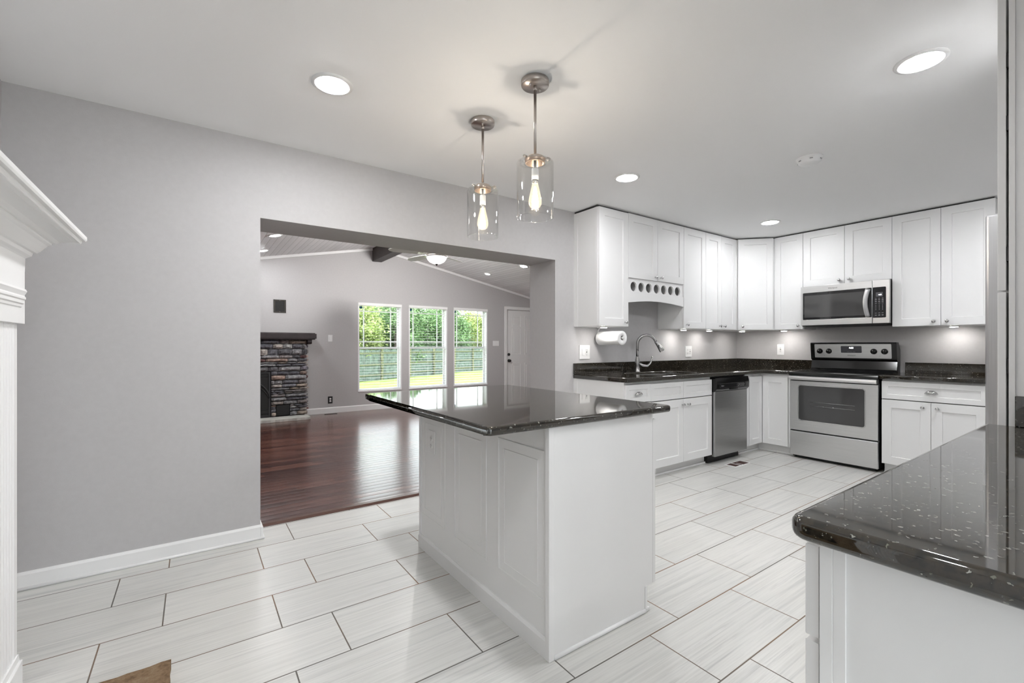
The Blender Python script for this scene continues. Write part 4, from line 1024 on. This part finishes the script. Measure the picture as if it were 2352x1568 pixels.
# wall vent
t = thing('wall_vent', 'dark square return vent on the wall above the stone fireplace', 'wall vent', (1.157, FY, 1.831))
m = MB(); W2, H2 = .092, .106
m.frame(-W2, W2, -.012, 0, -H2, H2, .024, .024, .024, .002); m.build('frame', 'bronze', t)
m = MB()
for k in range(12): m.box(-.07, .07, -.008, -.001, -.078 + k * .0135, -.072 + k * .0135)
m.box(-.07, .07, -.002, 0, -.084, .084); m.build('louvres', 'blackm', t)
for s in (-1, 1):
    m = MB(); m.lathe([(.001, -.0135), (.005, -.013), (.005, -.011)], (0, 0, s * .094), 'y', 12); m.build('screw', 'chrome', t)
# ridge beam
m = MB(); m.box(2.690, 2.862, 3.535, FY, 2.732, 2.985, .004)
struct(m.build('trim_4', 'beam'), 'dark stained ridge beam of the living room ceiling')
# ceiling fan
t = thing('ceiling_fan', 'white-bladed ceiling fan with a frosted bowl light, hung from the ridge beam', 'ceiling fan', (2.78, 5.785, 2.732))
MB().lathe([(.001, 0), (.065, 0), (.055, -.03), (.02, -.05), (.001, -.05)], (0, 0, 0)).build('canopy', 'nickel', t)
MB().cyl((0, 0, -.04), (0, 0, -.19), .012).build('downrod', 'nickel', t)
MB().lathe([(.001, -.18), (.05, -.185), (.10, -.21), (.115, -.235), (.115, -.262), (.10, -.275), (.001, -.276)], (0, 0, 0), seg=32).build('motor_housing', 'fan', t)
MB().lathe([(.001, -.274), (.085, -.275), (.135, -.288), (.148, -.300), (.146, -.312), (.001, -.312)], (0, 0, 0), seg=32).build('light_ring', 'nickel', t)
MB().lathe([(.138, -.310), (.140, -.318), (.128, -.350), (.100, -.382), (.060, -.402), (.001, -.410)], (0, 0, 0), seg=32, cap=False).build('glass_bowl', 'fanbowl', t)
MB().lathe([(.001, -.404), (.016, -.408), (.014, -.42), (.007, -.432), (.001, -.436)], (0, 0, 0), seg=16).build('finial', 'bronze', t)
ld = bpy.data.lights.new('added_fan_fill', 'POINT'); ld.energy = 75; ld.color = (1.0, .98, .95); ld.shadow_soft_size = .06  # point lamp added to brighten the sloped ceiling, not a part of the fan
lo = bpy.data.objects.new('added_fan_fill', ld); COL.objects.link(lo); lo.parent = t; lo.location = (.0, 0.09, -.10)
for k in range(5):
    a = math.radians(30 + 72 * k)
    M = Matrix.Rotation(a, 4, 'Z') @ Matrix.Translation((0, 0, -.272)) @ Matrix.Rotation(math.radians(11), 4, 'X')
    out = [(.20, -.05), (.35, -.062), (.52, -.068), (.60, -.060), (.655, -.035), (.672, 0), (.655, .035), (.60, .060), (.52, .068), (.35, .062), (.20, .05)]
    m = MB(); m.prism(out, -.004, .004, 'z'); m.xf(M); bl = m.build('blade', 'fan', t)
    m = MB(); m.box(.09, .24, -.014, .014, -.010, -.004, .002); m.box(.20, .27, -.035, .035, -.008, -.0042, .001); m.xf(M); m.build('blade_iron', 'nickel', bl)

# ---- windows with blinds
for wi_, (a, b) in enumerate(WIN):
    t = bpy.data.objects.new('window_%d' % (wi_ + 1), None); COL.objects.link(t); t.location = (a, FY, WZ0)
    struct(t, ['left white double-hung living room window, nearest the fireplace', 'middle white double-hung living room window', 'right white double-hung living room window, nearest the door'][wi_])
    w_ = b - a; h_ = WZ1 - WZ0; f0 = .045
    m = MB()
    m.frame(0, w_, .0, .15, 0.0205, h_, .022, .001, .015, 0); m.box(.0, w_, -.012, .15, 0, .020, .003)
    m.build('window_frame', 'vinyl', t)
    mid = .80
    m = MB()
    for z0, z1, y0 in ((.02, mid + .015, .085), (mid - .015, h_ - .015, .108)):
        m.frame(.0225, w_ - .0225, y0, y0 + .0235, z0, z1, .030, .032, .030)
    m.build('sash', 'vinyl', t)
    m = MB()
    for x in (.135, w_ - .175): m.box(x - .009, x + .009, .114, .124, mid, h_ - .04)
    for z in (.915, 1.485): m.box(.05, w_ - .05, .1145, .1235, z - .009, z + .009)
    m.build('muntin', 'vinyl', t)
    m = MB(); m.box(.05, w_ - .05, .095, .098, .05, mid); m.box(.05, w_ - .05, .119, .122, mid, h_ - .04); m.build('pane', 'pane', t)
    m = MB(); m.prism(circ(0, 0, .030, 8), 0, .001, 'z'); m.xf(Matrix.Translation((.085, .112, h_ - .075)) @ FRONT); m.build('sticker', 'sticker', t)
    # blind
    bt = thing('window_blind', ['open white slat blind in the left living room window', 'open white slat blind in the middle living room window', 'open white slat blind in the right living room window'][wi_], 'blind', (a, FY, WZ0), 0, 'white slat blinds in the living room windows')
    m = MB(); m.box(.001, w_ - .001, -.016, .040, h_ - .052, h_ - .001, .003); m.build('valance', 'blind', bt)
    m = MB(); n = 32; zt = h_ - .065; zb = .055
    for k in range(n):
        z = zb + (zt - zb) * k / (n - 1); tl = .05 if wi_ else .0
        dz = .022 * math.sin(tl)
        b2 = bmesh.new()
        sag = -.010 * (1 - k / 8) if (wi_ == 0 and k < 8) else 0
        vs = []
        for i in range(7):
            u = i / 6; x = .024 + (w_ - .048) * u; s_ = sag * math.sin(PI * u)
            vs.append([b2.verts.new((x, .008, z - dz + s_)), b2.verts.new((x, .052, z + dz + s_)), b2.verts.new((x, .052, z + dz + .0018 + s_)), b2.verts.new((x, .008, z - dz + .0018 + s_))])
        for i in range(6):
            for q in range(4): b2.faces.new((vs[i][q], vs[i][(q + 1) % 4], vs[i + 1][(q + 1) % 4], vs[i + 1][q]))
        b2.faces.new(vs[0]); b2.faces.new(vs[-1][::-1]); m.merge(b2)
    m.build('slats', 'blind', bt)
    m = MB(); m.box(.024, w_ - .024, .006, .054, .022, .036, .003); m.build('bottom_rail', 'blind', bt)
    m = MB()
    for x in (.12, w_ / 2, w_ - .12):
        for y in (.0065, .0535): m.box(x - .0006, x + .0006, y - .0006, y + .0006, .03, h_ - .06)
    m.build('cord', 'blind', bt)

# ---- living room door
t = bpy.data.objects.new('door_1', None); COL.objects.link(t); t.location = (5.70, FY, 0)
struct(t, 'white six-panel exterior door in the living room gable wall')
m = MB(); m.box(-.068, 0, -.016, .002, 0, 2.05, .003); m.box(.91, .978, -.016, .002, 0, 2.05, .003); m.box(0, .91, -.016, .002, 1.98, 2.05, .003); m.build('casing', 'trim', t)
m = MB(); m.box(0, .91, .02, .06, 0, 1.978)
door = m.build('door_leaf', 'trim', t)
m = MB()
for x0, x1 in ((.155, .40), (.51, .755)):
    for z0, z1 in ((.20, .78), (.97, 1.56), (1.60, 1.86)):
        e_ = .012
        m.frame(x0, x1, .014, .021, z0, z1, e_, e_)
        m.box(x0 + .045, x1 - .045, .014, .021, z0 + .045, z1 - .045, .005)
m.build('panel_moulding', 'trim', door)
m = MB(); m.lathe([(.033, .02), (.033, .012), (.014, .006), (.012, -.012), (.026, -.02), (.029, -.035), (.022, -.045), (.001, -.048)], (.068, 0, .842), 'y', 24); m.build('door_knob', 'blackm', t)
m = MB(); m.lathe([(.032, .02), (.032, .008), (.026, .002), (.001, .002)], (.064, 0, .982), 'y', 24); m.build('deadbolt', 'blackm', t)

# ================================================================ OUTSIDE
GZ = -.75
m = MB()
b2 = bmesh.new(); NX, NY = 24, 24; rnd = random.Random(2); gv = {}
for i in range(NX + 1):
    for j in range(NY + 1):
        x = -30 + 90 * i / NX; y = FY + .16 + 45 * (j / NY) ** 1.3; z = -.35 - .40 * min(1, (y - FY) / 14)
        gv[i, j] = b2.verts.new((x, y, z + (rnd.uniform(-.03, .03) if j > 2 else 0)))
for i in range(NX):
    for j in range(NY): b2.faces.new((gv[i, j], gv[i + 1, j], gv[i + 1, j + 1], gv[i, j + 1]))
bmesh.ops.recalc_face_normals(b2, faces=b2.faces)
for f in b2.faces: f.smooth = True
m.merge(b2); tag(m.build('lawn', 'grass'), 'sunlit green backyard lawn seen through the windows', 'lawn', kind='stuff')
# fence: passes a point about 26 m out, direction (0.88,0.47)
fd = Vector((.884, .467, 0)).normalized(); fn = Vector((-fd.y, fd.x, 0))
P0 = Vector((10.9, 26.5, 0))
fa_ = math.atan2(fd.y, fd.x)
t = thing('wooden_fence', 'weathered grey-green board privacy fence at the back of the lawn', 'fence', (P0.x, P0.y, GZ), fa_)
m = MB(); rnd = random.Random(9); x = -14
while x < 22:
    wd = .138; m.box(x, x + wd, .03, .048, .0 + rnd.uniform(-.02, .01), 1.70 + rnd.uniform(-.02, .02)); x += wd + .006
m.build('boards', 'fence', t)
for z in (.28, .86, 1.50):
    m = MB(); m.box(-14, 22, -.01, .03, z - .045, z + .045); m.build('rail', 'rail', t)
x = -12.2
while x < 22:
    m = MB(); m.box(x - .05, x + .05, -.11, -.01, -.1, 1.72); m.build('post', 'rail', t); x += 2.44
# trees
def foliage(seed, n, rx, ry, rz, size):
    rnd = random.Random(seed); b2 = bmesh.new()
    clumps = []
    for k in range(60):
        u = rnd.uniform(0, 2 * PI); v = math.acos(rnd.uniform(-1, 1)); r = rnd.uniform(.45, 1) ** .6
        clumps.append(Vector((rx * r * math.sin(v) * math.cos(u), ry * r * math.sin(v) * math.sin(u), rz * r * math.cos(v))))
    for k in range(n):
        c = rnd.choice(clumps); p = c + Vector((rnd.gauss(0, .35), rnd.gauss(0, .35), rnd.gauss(0, .28)))
        s_ = size * rnd.uniform(.6, 1.4)
        a = Vector((rnd.uniform(-1, 1), rnd.uniform(-1, 1), rnd.uniform(-.6, .6))).normalized(); b_ = a.cross(Vector((rnd.uniform(-1, 1), rnd.uniform(-1, 1), rnd.uniform(-1, 1)))).normalized()
        b2.faces.new([b2.verts.new(p - a * s_), b2.verts.new(p + b_ * s_ * .45), b2.verts.new(p + a * s_), b2.verts.new(p - b_ * s_ * .45)])
    me = bpy.data.meshes.new('foliage'); b2.to_mesh(me); b2.free(); return me
FM = [foliage(1, 17000, 2.6, 2.0, 2.6, .115), foliage(2, 17000, 2.4, 2.0, 2.8, .115)]
FM[0].materials.append(MAT['leafA']); FM[1].materials.append(MAT['leafB'])
tl = ['bright yellow-green leafy tree behind the fence, in the left window', 'deep green leafy tree behind the fence']
k = 0
for s_, off, kind, zc, sc in ((-12.4, 2.6, 1, 1.75, .85), (-8.9, 2.4, 1, 1.75, .85), (-5.5, 2.0, 0, 1.85, .88), (-2.4, 2.3, 0, 1.8, .86), (.9, 2.0, 1, 1.75, .85), (4.0, 2.3, 1, 1.8, .87), (7.2, 2.1, 1, 1.75, .86), (10.4, 2.4, 0, 1.8, .86), (14, 2.3, 1, 1.8, .88), (17.5, 2.3, 1, 1.8, .88), (-7.2, 5.6, 1, 1.5, 1.0), (-3.6, 5.8, 1, 1.5, 1.0), (.0, 5.6, 1, 1.5, 1.0), (3.4, 5.8, 1, 1.5, 1.0), (7.0, 5.6, 1, 1.5, 1.0), (10.8, 5.8, 1, 1.5, 1.0)):
    c = P0 + fd * s_ + fn * off
    lab = ('bright yellow-green leafy tree just behind the fence' if kind == 0 else ('deep green tree in the row farthest behind the fence' if off > 5 else 'deep green leafy tree just behind the fence'))
    g = ('yellow-green trees by the fence' if kind == 0 else ('trees in the far row' if off > 5 else 'deep green trees by the fence'))
    t = thing('tree', lab, 'tree', (c.x, c.y, GZ), k * 1.3, g)
    m = MB(); m.tube([(0, 0, -.1), (.05, .02, 1.2 * sc), (0, .08, 3.2 * sc)], .1, 8, radii=[.16 * sc, .12 * sc, .05 * sc]); m.build('trunk', 'bark', t)
    o = bpy.data.objects.new('foliage', FM[kind]); COL.objects.link(o); o.parent = t; o.location = (0, 0, zc + .55); o.scale = (sc, sc, sc)
    k += 1

# ---------------------------------------------------------------- light bounces
SC.cycles.max_bounces = 12; SC.cycles.diffuse_bounces = 8; SC.cycles.glossy_bounces = 6
SC.cycles.transparent_max_bounces = 24; SC.cycles.sample_clamp_indirect = 6.0
SC.cycles.caustics_reflective = False; SC.cycles.caustics_refractive = False
